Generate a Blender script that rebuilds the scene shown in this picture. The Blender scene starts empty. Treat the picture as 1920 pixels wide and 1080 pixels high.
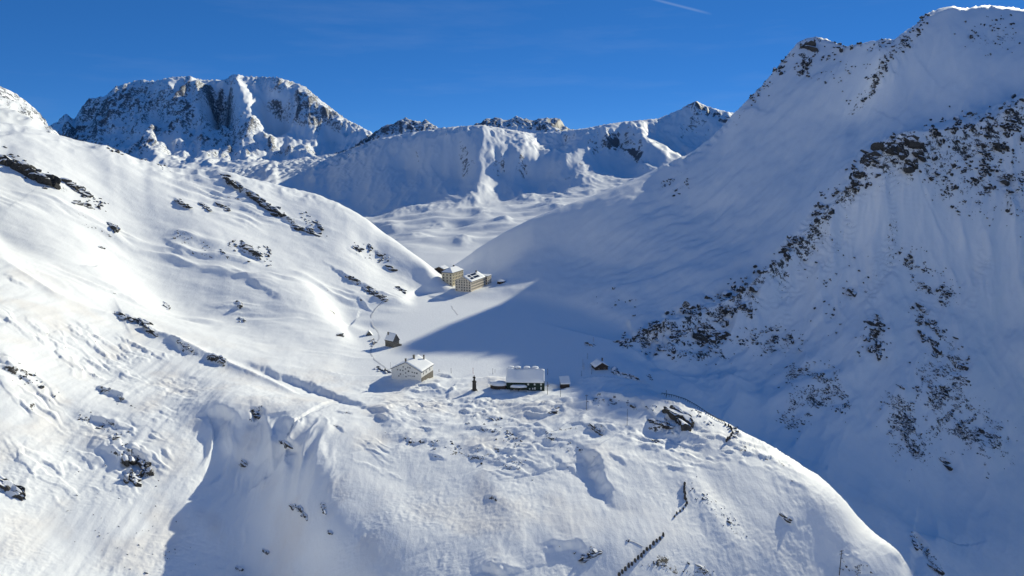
import bpy, bmesh, math, random, time
import numpy as np
from mathutils import Vector, Matrix

T0 = time.time()
sc = bpy.context.scene
COL = sc.collection
rad = math.radians

# ------------------------------------------------------------------ camera
FPX, CX, CY = 1281.0, 960.0, 540.0          # focal length and centre in photograph pixels
PITCH = math.atan(240.0 / FPX)              # the drone looks slightly down
CAMZ = 150.0                                # metres above the frozen lake
cam_d = bpy.data.cameras.new('camera')
cam = bpy.data.objects.new('camera', cam_d); COL.objects.link(cam)
cam_d.sensor_width = 36.0
cam_d.lens = FPX / 1920.0 * 36.0
cam_d.clip_start = 1.0
cam_d.clip_end = 60000.0
cam.location = (0, 0, CAMZ)
cam.rotation_euler = (math.pi / 2 - PITCH, 0, 0)
sc.camera = cam

# ------------------------------------------------------------------ sky, sun, exposure
SUN_AZ, SUN_EL = rad(39.0), rad(20.4)       # to the right of the view, behind the scene
SUNV = np.array([math.sin(SUN_AZ) * math.cos(SUN_EL), math.cos(SUN_AZ) * math.cos(SUN_EL), math.sin(SUN_EL)])
w = bpy.data.worlds.new('World'); sc.world = w; w.use_nodes = True
nt = w.node_tree; nt.nodes.clear()
out = nt.nodes.new('ShaderNodeOutputWorld'); bg = nt.nodes.new('ShaderNodeBackground')
sky = nt.nodes.new('ShaderNodeTexSky'); sky.sky_type = 'NISHITA'; sky.sun_disc = False
sky.sun_elevation = SUN_EL; sky.sun_rotation = SUN_AZ
sky.altitude = 2600; sky.air_density = 0.5; sky.dust_density = 0.0; sky.ozone_density = 6.0
bg.inputs['Strength'].default_value = 0.1
hsv = nt.nodes.new('ShaderNodeHueSaturation'); hsv.inputs['Saturation'].default_value = 1.12
nt.links.new(sky.outputs[0], hsv.inputs['Color'])
gam = nt.nodes.new('ShaderNodeGamma'); gam.inputs['Gamma'].default_value = 0.5      # the camera's even, deep blue rendering of a clear high sky
grd = nt.nodes.new('ShaderNodeMix'); grd.data_type = 'RGBA'; grd.blend_type = 'MULTIPLY'; grd.inputs[0].default_value = 1.0
grd.inputs[7].default_value = (0.46, 1.03, 1.80, 1)
nt.links.new(hsv.outputs[0], gam.inputs['Color']); nt.links.new(gam.outputs[0], grd.inputs[6])
# faint ice haze streaks and one short contrail high up
def wn(t): return nt.nodes.new(t)
def wmath(op, a, b, cl=False):
    n = wn('ShaderNodeMath'); n.operation = op; n.use_clamp = cl
    for i, v in enumerate((a, b)):
        if isinstance(v, (int, float)): n.inputs[i].default_value = v
        else: nt.links.new(v, n.inputs[i])
    return n.outputs[0]
tc = wn('ShaderNodeTexCoord'); mpw = wn('ShaderNodeMapping'); mpw.inputs['Scale'].default_value = (2.2, 1.2, 16.0); mpw.inputs['Rotation'].default_value = (0.05, 0.12, 0.3)
nt.links.new(tc.outputs['Generated'], mpw.inputs['Vector'])
wno = wn('ShaderNodeTexNoise'); wno.inputs['Scale'].default_value = 1.6; wno.inputs['Detail'].default_value = 6; wno.inputs['Roughness'].default_value = 0.6
nt.links.new(mpw.outputs[0], wno.inputs['Vector'])
cir = wmath('MULTIPLY', wmath('MULTIPLY', wmath('SUBTRACT', wno.outputs['Fac'], 0.53), 4.0, True), 0.05)
def wdot(v):
    n = wn('ShaderNodeVectorMath'); n.operation = 'DOT_PRODUCT'; nt.links.new(tc.outputs['Generated'], n.inputs[0]); n.inputs[1].default_value = v; return n.outputs['Value']
def pdir(px, py):
    r, u = (px - CX) / FPX, (CY - py) / FPX
    return Vector((r, math.cos(PITCH) + u * math.sin(PITCH), -math.sin(PITCH) + u * math.cos(PITCH))).normalized()
d0, d1 = pdir(1215, -4), pdir(1332, 26); nrm = d0.cross(d1).normalized(); midd = (d0 + d1).normalized()
lin = wmath('SUBTRACT', 1.0, wmath('DIVIDE', wmath('ABSOLUTE', wdot(nrm), 0), 0.0022), True)
seg = wmath('DIVIDE', wmath('SUBTRACT', wdot(midd), math.cos(rad(2.6))), 0.0008, True)
con = wmath('MULTIPLY', wmath('MULTIPLY', lin, seg), 0.16)
wsm = wn('ShaderNodeMix'); wsm.data_type = 'RGBA'; nt.links.new(wmath('ADD', cir, con, True), wsm.inputs[0])
nt.links.new(grd.outputs[2], wsm.inputs[6]); wsm.inputs[7].default_value = (4.6, 5.4, 6.2, 1)
nt.links.new(wsm.outputs[2], bg.inputs['Color']); nt.links.new(bg.outputs[0], out.inputs[0])
sl = bpy.data.lights.new('sun', 'SUN'); sl.energy = 3.45; sl.angle = rad(0.55); sl.color = (1.0, 0.955, 0.75)
so = bpy.data.objects.new('sun', sl); COL.objects.link(so)
so.rotation_euler = Vector(SUNV).to_track_quat('Z', 'Y').to_euler(); so.location = (400, 400, 600)
sc.view_settings.view_transform = 'Standard'; sc.view_settings.look = 'None'
sc.view_settings.gamma = 1.0; sc.view_settings.exposure = 0.42
sc.render.engine = 'CYCLES'
sc.cycles.use_denoising = True
sc.cycles.max_bounces = 10; sc.cycles.diffuse_bounces = 8

# ------------------------------------------------------------------ maths helpers
cP, sP = math.cos(PITCH), math.sin(PITCH)
def ray(px, py):
    """a pixel of the photograph -> (x/y, z/y) of the world direction through it"""
    r = (np.asarray(px, float) - CX) / FPX; u = (CY - np.asarray(py, float)) / FPX
    y = cP + u * sP; z = -sP + u * cP
    return r / y, z / y
def pix(a, e):
    fw = cP - e * sP; up = sP + e * cP
    return CX + FPX * a / fw, CY - FPX * up / fw
_rng = np.random.default_rng(7)
_perm = _rng.permutation(4096).astype(np.int32)
_ga = _rng.uniform(0, 2 * np.pi, 4096)
_gx, _gy = np.cos(_ga).astype(np.float32), np.sin(_ga).astype(np.float32)
def pn(x, y, seed=0):
    """2-D gradient noise, about -1..1"""
    x = np.asarray(x, np.float64) + seed * 17.31; y = np.asarray(y, np.float64) + seed * 5.77
    xi = np.floor(x); yi = np.floor(y)
    fx = (x - xi).astype(np.float32); fy = (y - yi).astype(np.float32)
    xi = xi.astype(np.int32); yi = yi.astype(np.int32)
    u = fx * fx * fx * (fx * (fx * 6 - 15) + 10); v = fy * fy * fy * (fy * (fy * 6 - 15) + 10)
    def g(ix, iy, dx, dy):
        h = _perm[(_perm[ix & 4095] + iy) & 4095]
        return _gx[h] * dx + _gy[h] * dy
    n00 = g(xi, yi, fx, fy); n10 = g(xi + 1, yi, fx - 1, fy)
    n01 = g(xi, yi + 1, fx, fy - 1); n11 = g(xi + 1, yi + 1, fx - 1, fy - 1)
    a = n00 + u * (n10 - n00); b = n01 + u * (n11 - n01)
    return (a + v * (b - a)) * 1.5
def fbm(x, y, octv, seed=0, gain=0.5):
    s = 0; amp = 1.0; f = 1.0
    for k in range(octv):
        s = s + amp * pn(x * f, y * f, seed + k * 3); amp *= gain; f *= 2.03
    return s
def ridged(x, y, octv, seed=0, gain=0.5):
    s = 0; amp = 1.0; f = 1.0; wgt = 1.0
    for k in range(octv):
        n = (1 - np.abs(pn(x * f, y * f, seed + k * 3))) ** 2 * wgt
        s = s + amp * n; wgt = np.clip(n * 1.6, 0, 1); amp *= gain; f *= 2.07
    return s
def sstep(a, b, x):
    t = np.clip((x - a) / (b - a), 0, 1); return t * t * (3 - 2 * t)

class RBF:
    """height field through control points; value = z/y seen from the camera's place, domain = (bearing, log distance)"""
    def __init__(s, pts, kind, ks=1.0, kd=1.0, lam=0.0):
        P = np.array(list({(round(p[0]), round(p[1]), round(p[2])): p for p in pts}.values()), float); a, e = ray(P[:, 0], P[:, 1])
        s.kind, s.ks, s.kd = kind, ks, kd
        s.X = np.stack([a * ks, np.log(P[:, 2]) * kd], 1)
        n = len(P); d = np.linalg.norm(s.X[:, None] - s.X[None], axis=2)
        A = np.zeros((n + 3, n + 3)); A[:n, :n] = s.phi(d) + np.eye(n) * lam
        A[:n, n] = 1; A[:n, n + 1:] = s.X; A[n, :n] = 1; A[n + 1:, :n] = s.X.T
        s.w = np.linalg.solve(A, np.concatenate([e, np.zeros(3)]))
    def phi(s, d):
        return -d if s.kind == 'lin' else d * d * np.log(d + 1e-9)
    def __call__(s, a, ld):
        sh = a.shape; q0 = (a * s.ks).ravel(); q1 = (ld * s.kd).ravel(); res = np.empty(q0.size)
        X = s.X.astype(np.float32); n = len(X); ww = s.w[:n].astype(np.float32)
        for i in range(0, q0.size, 20000):
            d2 = (q0[i:i + 20000, None].astype(np.float32) - X[:, 0]) ** 2 + (q1[i:i + 20000, None].astype(np.float32) - X[:, 1]) ** 2
            if s.kind == 'lin': k = -np.sqrt(d2)
            else: k = 0.5 * d2 * np.log(d2 + 1e-12)
            res[i:i + 20000] = k @ ww
        res += s.w[n] + s.w[n + 1] * q0 + s.w[n + 2] * q1
        return res.reshape(sh)

def gsmooth(A, n, axis):
    for _ in range(n):
        p = np.concatenate([np.take(A, [0], axis), A, np.take(A, [-1], axis)], axis)
        sl0 = [slice(None)] * 2; sl1 = [slice(None)] * 2; sl2 = [slice(None)] * 2
        sl0[axis] = slice(0, -2); sl1[axis] = slice(1, -1); sl2[axis] = slice(2, None)
        A = 0.25 * p[tuple(sl0)] + 0.5 * p[tuple(sl1)] + 0.25 * p[tuple(sl2)]
    return A

def make_grid(field, acols, d0, d1, nrows, hidden_w):
    """rows are put where the surface shows: denser where it faces the viewer's side of the valley, coarser behind ridges"""
    ac = np.linspace(acols[0], acols[-1], 260); ld = np.linspace(math.log(d0), math.log(d1), 700)
    A, L = np.meshgrid(ac, ld, indexing='ij')
    E = field(A, L)
    run = np.maximum.accumulate(E, axis=1)
    vis = (E >= run - 0.004)
    wgt = np.abs(np.gradient(E, axis=1)) * vis + hidden_w * np.gradient(L, axis=1)
    wgt = gsmooth(wgt, 6, 0); wgt = gsmooth(wgt, 4, 1)
    C = np.cumsum(wgt, axis=1); C = (C - C[:, :1]) / (C[:, -1:] - C[:, :1])
    t = np.linspace(0, 1, nrows)
    LD = np.stack([np.interp(t, C[i], ld) for i in range(len(ac))])
    idx = np.interp(acols, ac, np.arange(len(ac))); i0 = np.clip(idx.astype(int), 0, len(ac) - 2); f = (idx - i0)[:, None]
    LDf = LD[i0] * (1 - f) + LD[i0 + 1] * f
    return np.repeat(acols[:, None], nrows, 1), LDf

def grid_object(name, X, Y, Z, attrs, mat):
    nc, nr = X.shape
    me = bpy.data.meshes.new(name)
    co = np.stack([X, Y, Z], -1).astype(np.float32).reshape(-1)
    nv = nc * nr; me.vertices.add(nv); me.vertices.foreach_set('co', co)
    I = (np.arange(nc - 1)[:, None] * nr + np.arange(nr - 1)[None]).ravel()
    q = np.stack([I, I + nr, I + nr + 1, I + 1], 1).astype(np.int32)
    nf = len(q); me.loops.add(nf * 4); me.loops.foreach_set('vertex_index', q.ravel())
    me.polygons.add(nf)
    me.polygons.foreach_set('loop_start', np.arange(0, nf * 4, 4, dtype=np.int32))
    me.polygons.foreach_set('use_smooth', np.ones(nf, bool))
    for k, v in attrs.items():
        at = me.attributes.new(k, 'FLOAT', 'POINT'); at.data.foreach_set('value', v.astype(np.float32).ravel())
    me.update(calc_edges=True); me.validate()
    o = bpy.data.objects.new(name, me); COL.objects.link(o); me.materials.append(mat)
    o['kind'] = 'structure'
    return o

def poly(pts, step=12.0):
    """densify a polyline of (px, py, D)"""
    res = []
    for (p, q) in zip(pts[:-1], pts[1:]):
        n = max(1, int(math.hypot(q[0] - p[0], q[1] - p[1]) / step))
        for k in range(n):
            t = k / n
            res.append((p[0] + (q[0] - p[0]) * t, p[1] + (q[1] - p[1]) * t, p[2] * (q[2] / p[2]) ** t))
    res.append(pts[-1]); return res
def seg_dist(PX, PY, pts):
    """distance to a polyline in pixels, its parameter 0..1 and the signed side"""
    best = np.full(PX.shape, 1e9); par = np.zeros(PX.shape); side = np.zeros(PX.shape)
    n = len(pts) - 1
    for i in range(n):
        (x0, y0), (x1, y1) = pts[i][:2], pts[i + 1][:2]
        dx, dy = x1 - x0, y1 - y0; L2 = dx * dx + dy * dy + 1e-9
        t = np.clip(((PX - x0) * dx + (PY - y0) * dy) / L2, 0, 1)
        ex, ey = PX - x0 - t * dx, PY - y0 - t * dy; d = np.hypot(ex, ey)
        m = d < best
        best = np.where(m, d, best); par = np.where(m, (i + t) / n, par)
        side = np.where(m, np.sign(dx * (PY - y0) - dy * (PX - x0)), side)
    return best, par, side

# ------------------------------------------------------------------ materials
def mat_new(name):
    m = bpy.data.materials.new(name); m.use_nodes = True
    b = m.node_tree.nodes['Principled BSDF']
    return m, m.node_tree, b
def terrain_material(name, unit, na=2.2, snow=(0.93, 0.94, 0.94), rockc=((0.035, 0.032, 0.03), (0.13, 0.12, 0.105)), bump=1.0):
    m, t, b = mat_new(name); N = t.nodes; L = t.links
    geo = N.new('ShaderNodeNewGeometry')
    def noise(scale, detail=6, rough=0.6, vec=None):
        n = N.new('ShaderNodeTexNoise'); n.inputs['Scale'].default_value = scale / unit
        n.inputs['Detail'].default_value = detail; n.inputs['Roughness'].default_value = rough
        L.new(vec or geo.outputs['Position'], n.inputs['Vector']); return n.outputs['Fac']
    def math_(op, a, bb, cl=False):
        n = N.new('ShaderNodeMath'); n.operation = op; n.use_clamp = cl
        for i, v in enumerate((a, bb)):
            if isinstance(v, (int, float)): n.inputs[i].default_value = v
            else: L.new(v, n.inputs[i])
        return n.outputs[0]
    def attr(nm):
        n = N.new('ShaderNodeAttribute'); n.attribute_name = nm; return n.outputs['Fac']
    def ramp(v, p0, c0, p1, c1):
        n = N.new('ShaderNodeValToRGB'); n.color_ramp.elements[0].position = p0; n.color_ramp.elements[0].color = (*c0, 1)
        n.color_ramp.elements[1].position = p1; n.color_ramp.elements[1].color = (*c1, 1); L.new(v, n.inputs[0]); return n.outputs[0]
    def mix(f, a, bb):
        n = N.new('ShaderNodeMix'); n.data_type = 'RGBA'; L.new(f, n.inputs[0])
        for i, v in ((6, a), (7, bb)):
            if isinstance(v, tuple): n.inputs[i].default_value = (*v, 1)
            else: L.new(v, n.inputs[i])
        return n.outputs[2]
    n1 = noise(0.17, 6, 0.7)
    n2 = noise(0.9, 3, 0.6)
    nn = math_('ADD', math_('MULTIPLY', n1, 0.7), math_('MULTIPLY', n2, 0.3))
    # rock where the painted density beats the noise
    rk = math_('ADD', attr('rock'), math_('MULTIPLY', math_('SUBTRACT', nn, 0.5), na))
    rkm = N.new('ShaderNodeMapRange'); rkm.inputs['From Min'].default_value = 0.50; rkm.inputs['From Max'].default_value = 0.58
    L.new(rk, rkm.inputs['Value'])
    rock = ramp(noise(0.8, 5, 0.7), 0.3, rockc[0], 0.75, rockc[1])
    dust = math_('MULTIPLY', attr('dust'), math_('MULTIPLY', noise(0.06, 5, 0.65), 1.6), True)
    snowc = mix(dust, snow, (0.86, 0.79, 0.72))
    col = mix(rkm.outputs[0], snowc, rock)
    L.new(col, b.inputs['Base Color'])
    b.inputs['Roughness'].default_value = 0.65
    b.inputs['Specular IOR Level'].default_value = 0.25
    # fine relief: wind crust and rock grain
    mp = N.new('ShaderNodeMapping'); mp.inputs['Rotation'].default_value = (0, 0, 0.9); mp.inputs['Scale'].default_value = (1.0, 0.4, 0.6)
    L.new(geo.outputs['Position'], mp.inputs['Vector'])
    hb = math_('ADD', math_('MULTIPLY', n1, 0.5), math_('MULTIPLY', noise(0.55, 4, 0.6, mp.outputs[0]), 0.4))
    hb = math_('ADD', hb, math_('MULTIPLY', noise(1.9, 2, 0.5), 0.10))
    hb = math_('ADD', hb, math_('MULTIPLY', math_('MULTIPLY', n2, rkm.outputs[0]), 1.2))
    bp = N.new('ShaderNodeBump'); bp.inputs['Strength'].default_value = 0.5 * bump; bp.inputs['Distance'].default_value = 0.8 * unit
    L.new(hb, bp.inputs['Height']); L.new(bp.outputs[0], b.inputs['Normal'])
    return m

# ------------------------------------------------------------------ NEAR TERRAIN: pass, lake, left hill, right mountain
def zpt(px, py, z):
    a, e = ray(px, py); return (px, py, float((CAMZ - z) / -e))
NC = []
Z = lambda *t: NC.extend(zpt(*q) for q in t)
D = lambda *t: NC.extend(t)
# bench with the buildings, lake level 0
Z((888, 731, 3), (800, 742, 2), (980, 748, 2.5), (1060, 748, 4), (1150, 733, 5), (1230, 742, 4), (760, 716, 3), (980, 728, 2),
  (1060, 724, 1), (1120, 695, 2), (940, 688, 0.3), (860, 690, 0.3), (830, 640, 0), (760, 640, 1), (900, 590, 0), (1000, 640, 0), (840, 580, 0.5),
  (1060, 650, 0.5), (950, 620, 0), (780, 600, 1))
# lip of the front slope
Z((600, 742, 8), (700, 778, 6), (800, 792, 3), (900, 806, 0), (1000, 812, 0), (1100, 792, 2), (1200, 800, 0))
# right edge of the bench (beyond it the ground drops away)
Z((1300, 768, 0), (1358, 792, -3), (1416, 824, -8), (1440, 834, -11), (1534, 890, -18), (1584, 938, -25), (1634, 995, -33), (1687, 1042, -40))
D((1330, 806, 428), (1390, 836, 418), (1450, 860, 410), (1545, 925, 388), (1596, 982, 370), (1646, 1048, 350), (1700, 1095, 342))
# front slope
Z((1200, 900, -8.5), (1400, 950, -16.5), (1200, 1070, -21), (1400, 1070, -29), (1550, 1050, -33), (900, 900, -6.5), (900, 1000, -13), (900, 1080, -18.5),
  (700, 900, -4), (700, 1000, -12), (700, 1080, -19), (1050, 1000, -14), (1300, 850, -6), (1470, 900, -13), (1500, 980, -22))
# ribs and gully at the lower left
Z((395, 1000, -21), (395, 1080, -31), (395, 900, -8), (475, 1000, -26), (475, 1080, -37), (460, 900, -12), (600, 1000, -14), (605, 1080, -25), (570, 890, -2), (535, 832, 4), (440, 860, -5), (430, 790, 10),
  (480, 775, 11), (300, 800, 12), (300, 900, -2), (300, 1000, -15), (200, 1000, -9), (200, 1080, -18), (200, 900, 3), (100, 800, 21),
  (0, 1080, -5), (0, 900, 14), (0, 1000, 3), (0, 700, 45), (200, 700, 28), (350, 720, 18))
# near ridge crest and the hollow behind it
Z((230, 590, 45), (0, 480, 88), (100, 540, 68), (330, 632, 33), (420, 672, 22), (560, 735, 9.5))
D((300, 560, 545), (150, 480, 520), (450, 600, 540), (550, 650, 497), (650, 700, 455), (0, 440, 500), (600, 560, 620), (500, 500, 650), (400, 440, 660), (250, 400, 640), (0, 400, 520),
  (0, 320, 570), (120, 330, 620), (400, 370, 740), (550, 420, 760), (650, 480, 740), (740, 540, 730), (700, 480, 780), (690, 590, 650), (690, 640, 550), (640, 600, 625))
# skyline of the left hill
D((-120, 200, 590), (0, 228, 640), (60, 240, 670), (130, 260, 700), (200, 275, 720), (260, 300, 740), (320, 315, 770), (410, 320, 800), (500, 342, 830), (600, 367, 850), (650, 388, 850), (690, 412, 850), (720, 437, 840), (750, 462, 820), (800, 507, 790))
D((-120, 270, 800), (0, 300, 820), (130, 330, 870), (260, 365, 900), (410, 390, 980), (600, 440, 1050), (690, 490, 1050), (760, 520, 1000), (820, 535, 960),
  (0, 380, 1500), (400, 450, 1500), (800, 535, 1300), (880, 540, 1500), (600, 500, 1500))
# pass and hospice
Z((850, 545, 4), (890, 540, 5), (920, 533, 6), (800, 545, 3), (840, 530, 5.5))
D((910, 518, 880), (850, 522, 860))
# right side: lower flank and lake shore
D((1000, 560, 722), (1100, 560, 700), (1080, 610, 620), (1100, 480, 846), (960, 500, 838), (1300, 480, 812), (1300, 400, 942), (1200, 430, 877), (1050, 440, 900), (1200, 540, 710), (1300, 540, 700), (1250, 600, 600))
# skyline of the right mountain
D((850, 498, 1000), (875, 480, 995), (900, 463, 985), (950, 433, 985), (1000, 408, 990), (1050, 388, 1000), (1100, 371, 1016), (1150, 352, 1039), (1200, 331, 1070), (1250, 308, 1065), (1290, 290, 1090),
  (1330, 262, 1135), (1375, 218, 1185), (1400, 192, 1215), (1430, 160, 1250), (1465, 118, 1285), (1495, 82, 1310), (1530, 69, 1335), (1560, 78, 1320), (1593, 86, 1245), (1625, 83, 1172), (1651, 79, 1140), (1680, 75, 1128),
  (1710, 52, 1150), (1740, 27, 1225), (1785, 12, 1275), (1850, 10, 1300), (1920, 18, 1310), (2050, 10, 1260), (2200, 0, 1300))
D((1500, 300, 1010), (1500, 200, 1120), (1430, 260, 1080), (1400, 380, 935), (1620, 200, 1065), (1600, 140, 1130), (1700, 200, 1025), (1700, 130, 1085), (1850, 120, 1110), (1850, 70, 1170), (1540, 120, 1205), (1650, 110, 1090), (1590, 260, 1000), (1700, 230, 990))
D((1535, 100, 1410), (1560, 105, 1400), (1593, 112, 1310), (1625, 115, 1260), (1651, 112, 1230), (1680, 105, 1220), (1710, 88, 1250), (1740, 60, 1320), (1785, 45, 1380), (1850, 45, 1410), (1920, 50, 1420), (1470, 160, 1400), (1400, 230, 1340))
D((1530, 170, 1570), (1800, 100, 1686), (1680, 140, 1647), (1400, 260, 1454), (1290, 350, 1339), (1100, 440, 1224), (1000, 480, 1146), (900, 530, 1070), (2200, 100, 1724))
# rocky spur crest and its flank
D((1160, 640, 560), (1210, 622, 585), (1260, 600, 615), (1330, 570, 650), (1390, 540, 682), (1450, 490, 725), (1500, 440, 762), (1550, 385, 790), (1600, 330, 815), (1640, 290, 832), (1690, 253, 850), (1740, 248, 862), (1800, 235, 880), (1860, 208, 900), (1920, 186, 925), (2050, 150, 960), (2200, 120, 1000))
D((1560, 330, 900), (1660, 262, 940), (1760, 236, 980), (1850, 204, 1010), (1450, 430, 850), (1380, 490, 770), (1920, 176, 1050))
D((1300, 640, 580), (1200, 670, 530), (1200, 700, 485), (1300, 722, 500), (1400, 780, 498), (1500, 830, 480), (1650, 960, 420), (1750, 1065, 388), (1500, 700, 580), (1700, 700, 598), (1400, 640, 620), (1400, 700, 565),
  (1700, 500, 742), (1690, 380, 800), (1600, 600, 660), (1500, 560, 690), (1850, 850, 530), (1850, 550, 722), (1900, 300, 862), (1900, 400, 800), (1900, 1050, 430), (1800, 700, 615), (1900, 700, 625), (1600, 800, 520), (1750, 950, 470), (1600, 450, 765), (2200, 700, 640), (2200, 1050, 440), (2200, 400, 820))
# outside the picture
D((-300, 160, 600), (-300, 480, 420), (-300, 800, 270), (-300, 1080, 210), (0, 1350, 180), (500, 1350, 205), (960, 1350, 205), (1400, 1350, 225), (1900, 1350, 330), (2300, 1350, 300), (-300, 1350, 160),
  (2700, 100, 1300), (2700, 700, 600), (2700, 1200, 380), (2700, 300, 900), (-300, 300, 900), (-300, 420, 1500))
NEAR = RBF(NC, 'tps', 1.0, 0.8, 1e-5)

acols = np.concatenate([np.linspace(-1.0, -0.83, 30)[:-1], np.linspace(-0.83, 0.84, 1000), np.linspace(0.84, 1.5, 70)[1:]])
A, LD = make_grid(NEAR, acols, 180.0, 1800.0, 770, 0.05)
E = NEAR(A, LD); DD = np.exp(LD)
X = A * DD; Y = DD; Zt = E * DD + CAMZ
PX, PY = pix(A, E)
VIS = E >= np.maximum.accumulate(E, 1) - 0.002
class Lookup:
    """which point of the terrain a given pixel of the photograph shows"""
    def __init__(s, X, Y, Zv):
        e = (Zv - CAMZ) / Y; px, py = pix(X / Y, e)
        vis = e >= np.maximum.accumulate(e, 1) - 0.0008
        s.X, s.Y, s.Z = X, Y, Zv
        t = np.full((540, 960), -1, np.int64)
        ii = np.nonzero((vis & (px >= 0) & (px < 1919) & (py >= 0) & (py < 1079)).ravel())[0][::-1]
        t[(py.ravel()[ii] / 2).astype(int), (px.ravel()[ii] / 2).astype(int)] = ii
        for _ in range(6):
            for sh, ax in ((1, 0), (-1, 0), (1, 1), (-1, 1)):
                r = np.roll(t, sh, ax); t = np.where(t < 0, r, t)
        s.t = t
    def __call__(s, px, py):
        k = s.t[int(min(max(py, 0), 1079) / 2), int(min(max(px, 0), 1919) / 2)]
        return Vector((s.X.flat[k], s.Y.flat[k], s.Z.flat[k]))
LK0 = Lookup(X, Y, Zt)
rockp = np.zeros_like(Zt); dust = np.zeros_like(Zt)
Xf, Yf = X.ravel(), Y.ravel(); Zf = Zt.ravel(); Rf = rockp.ravel()
def near_of(pts, R):
    W = [(p if len(p) == 2 and abs(p[0]) > 3000 else LK0(p[0], p[1])) for p in pts]
    W = [(q[0], q[1]) for q in W]
    xs = [q[0] for q in W]; ys = [q[1] for q in W]
    k = np.nonzero((Xf > min(xs) - R) & (Xf < max(xs) + R) & (Yf > min(ys) - R) & (Yf < max(ys) + R))[0]
    d, par, side = seg_dist(Xf[k], Yf[k], W)
    (x0, y0), (x1, y1) = W[0], W[-1]
    # +1 on the side that looks away from the sun
    away = np.sign((x1 - x0) * (-SUNV[1]) - (y1 - y0) * (-SUNV[0]))
    return k, d, par, side * away
def taper(par, p=0.5):
    return np.clip(np.sin(np.pi * np.clip(par, 0.0, 1.0)), 0, 1) ** p
def scarp(pts, h, face=3.0, R=14.0, rock=0.0, flip=1, jag=2.5, soft=True, up=0.75):
    """a step in the snow: steep on the side away from the sun, running out below"""
    if soft: h, R, face = h * 0.62, R * 1.9, face * 0.9
    k, d, par, side = near_of(pts, R * 3 + face)
    sg = d * side * flip + jag * fbm(Xf[k] / 9, Yf[k] / 9, 3, 21)
    tp = taper(par, 1.1)
    pit = sstep(0, face, sg) * np.exp(-np.clip(sg - face, 0, None) / R) * tp
    dune = np.exp(-np.clip(-sg, 0, None) / (R * 0.8)) * (1 - sstep(0, face, sg)) * tp
    fade = sstep(R * 3, R * 2, d)
    Zf[k] += h * fade * (up * dune - (1 - up) * pit)
    if rock:
        Rf[k] = np.maximum(Rf[k], (rock + 0.05) * np.exp(-((sg - face * 0.5) / (face * 0.9)) ** 2) * taper(par, 0.3))
def cusp(pts, h, wd, R):
    k, d, par, side = near_of(pts, R * 2.5)
    Zf[k] -= h * (1 - np.exp(-d / wd)) * np.exp(-(d / R) ** 2) * taper(par, 0.35)
def swell(pts, h, wd, p=0.5):
    k, d, par, side = near_of(pts, wd * 3)
    Zf[k] += h * np.exp(-(d / wd) ** 2) * taper(par, p)
def knob(px, py, h, r):
    c = LK0(px, py); k = np.nonzero((np.abs(Xf - c.x) < 3 * r) & (np.abs(Yf - c.y) < 3 * r))[0]
    Zf[k] += h * np.exp(-((Xf[k] - c.x) ** 2 + (Yf[k] - c.y) ** 2) / r ** 2)
def paint(pts, wd, dens):
    """rock showing through the snow along a line"""
    k, d, par, side = near_of(pts, wd * 2)
    v = (dens + 0.05) * np.exp(-(d / wd) ** 2) * (0.8 + 0.45 * fbm(Xf[k] / 20, Yf[k] / 20, 2, 55))
    Rf[k] = np.maximum(Rf[k], v)

def dcurve(pts):
    a_, e_ = ray([p[0] for p in pts], [p[1] for p in pts]); dd = np.array([p[2] for p in pts]); o_ = np.argsort(a_)
    return np.interp(A.ravel(), a_[o_], dd[o_])
# the lake is flat
lake = (sstep(7.0, 1.0, np.abs(Zt)) * (Y > 455) * (Y < 790) * (X > -150) * (X < 110)).ravel()
Zf *= (1 - lake * 0.9)
front = sstep(470, 430, Yf) * (1 - lake)                     # bench and front slope
bench = front * sstep(880, 820, PY.ravel()) * sstep(640, 740, PX.ravel()) * sstep(1380, 1280, PX.ravel())
rightm = sstep(0.02, 0.2, A.ravel() - 0.10 * 0) * sstep(470, 560, Yf) * (1 - lake)
# broad undulation, wind-worked relief
Zf += (1 - 0.9 * lake) * (1.3 * fbm(Xf / 75, Yf / 75, 3, 1) + 0.28 * fbm(Xf / 16, Yf / 24, 3, 9))
ur = (Xf + Yf) * 0.707; vr = (Xf - Yf) * 0.707
Dsky = dcurve([(850, 498, 1000), (1000, 408, 990), (1100, 371, 1016), (1200, 331, 1070), (1290, 290, 1090), (1375, 218, 1185), (1465, 118, 1285), (1530, 69, 1335), (1593, 86, 1245), (1625, 83, 1172), (1680, 75, 1128), (1740, 27, 1225), (1785, 12, 1275), (1920, 18, 1310), (2200, 0, 1340)])
Zf += rightm * sstep(0, -120, Yf - Dsky) * (7.0 * fbm((ur + 30 * fbm(Xf / 150, Yf / 150, 2, 17)) / 210, vr / 56, 3, 13) + 2.0 * fbm(ur / 60, vr / 15, 3, 14))
Zf += bench * 1.0 * (ridged((Xf * 0.8 + Yf * 0.6) / 26, (Yf * 0.8 - Xf * 0.6) / 11, 3, 15) - 0.7)
Zf += front * 0.07 * fbm(Xf / 2.6, Yf / 9, 3, 25)
leftf = front * sstep(520, 380, PX.ravel())
Zf += leftf * 0.35 * fbm(Xf / 6, Yf / 40, 2, 27)
crust = front * sstep(0.0, 0.5, fbm(Xf / 45, Yf / 45, 2, 91)); Zf += crust * 0.12 * fbm(Xf / 1.9, Yf / 2.4, 2, 93)
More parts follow.
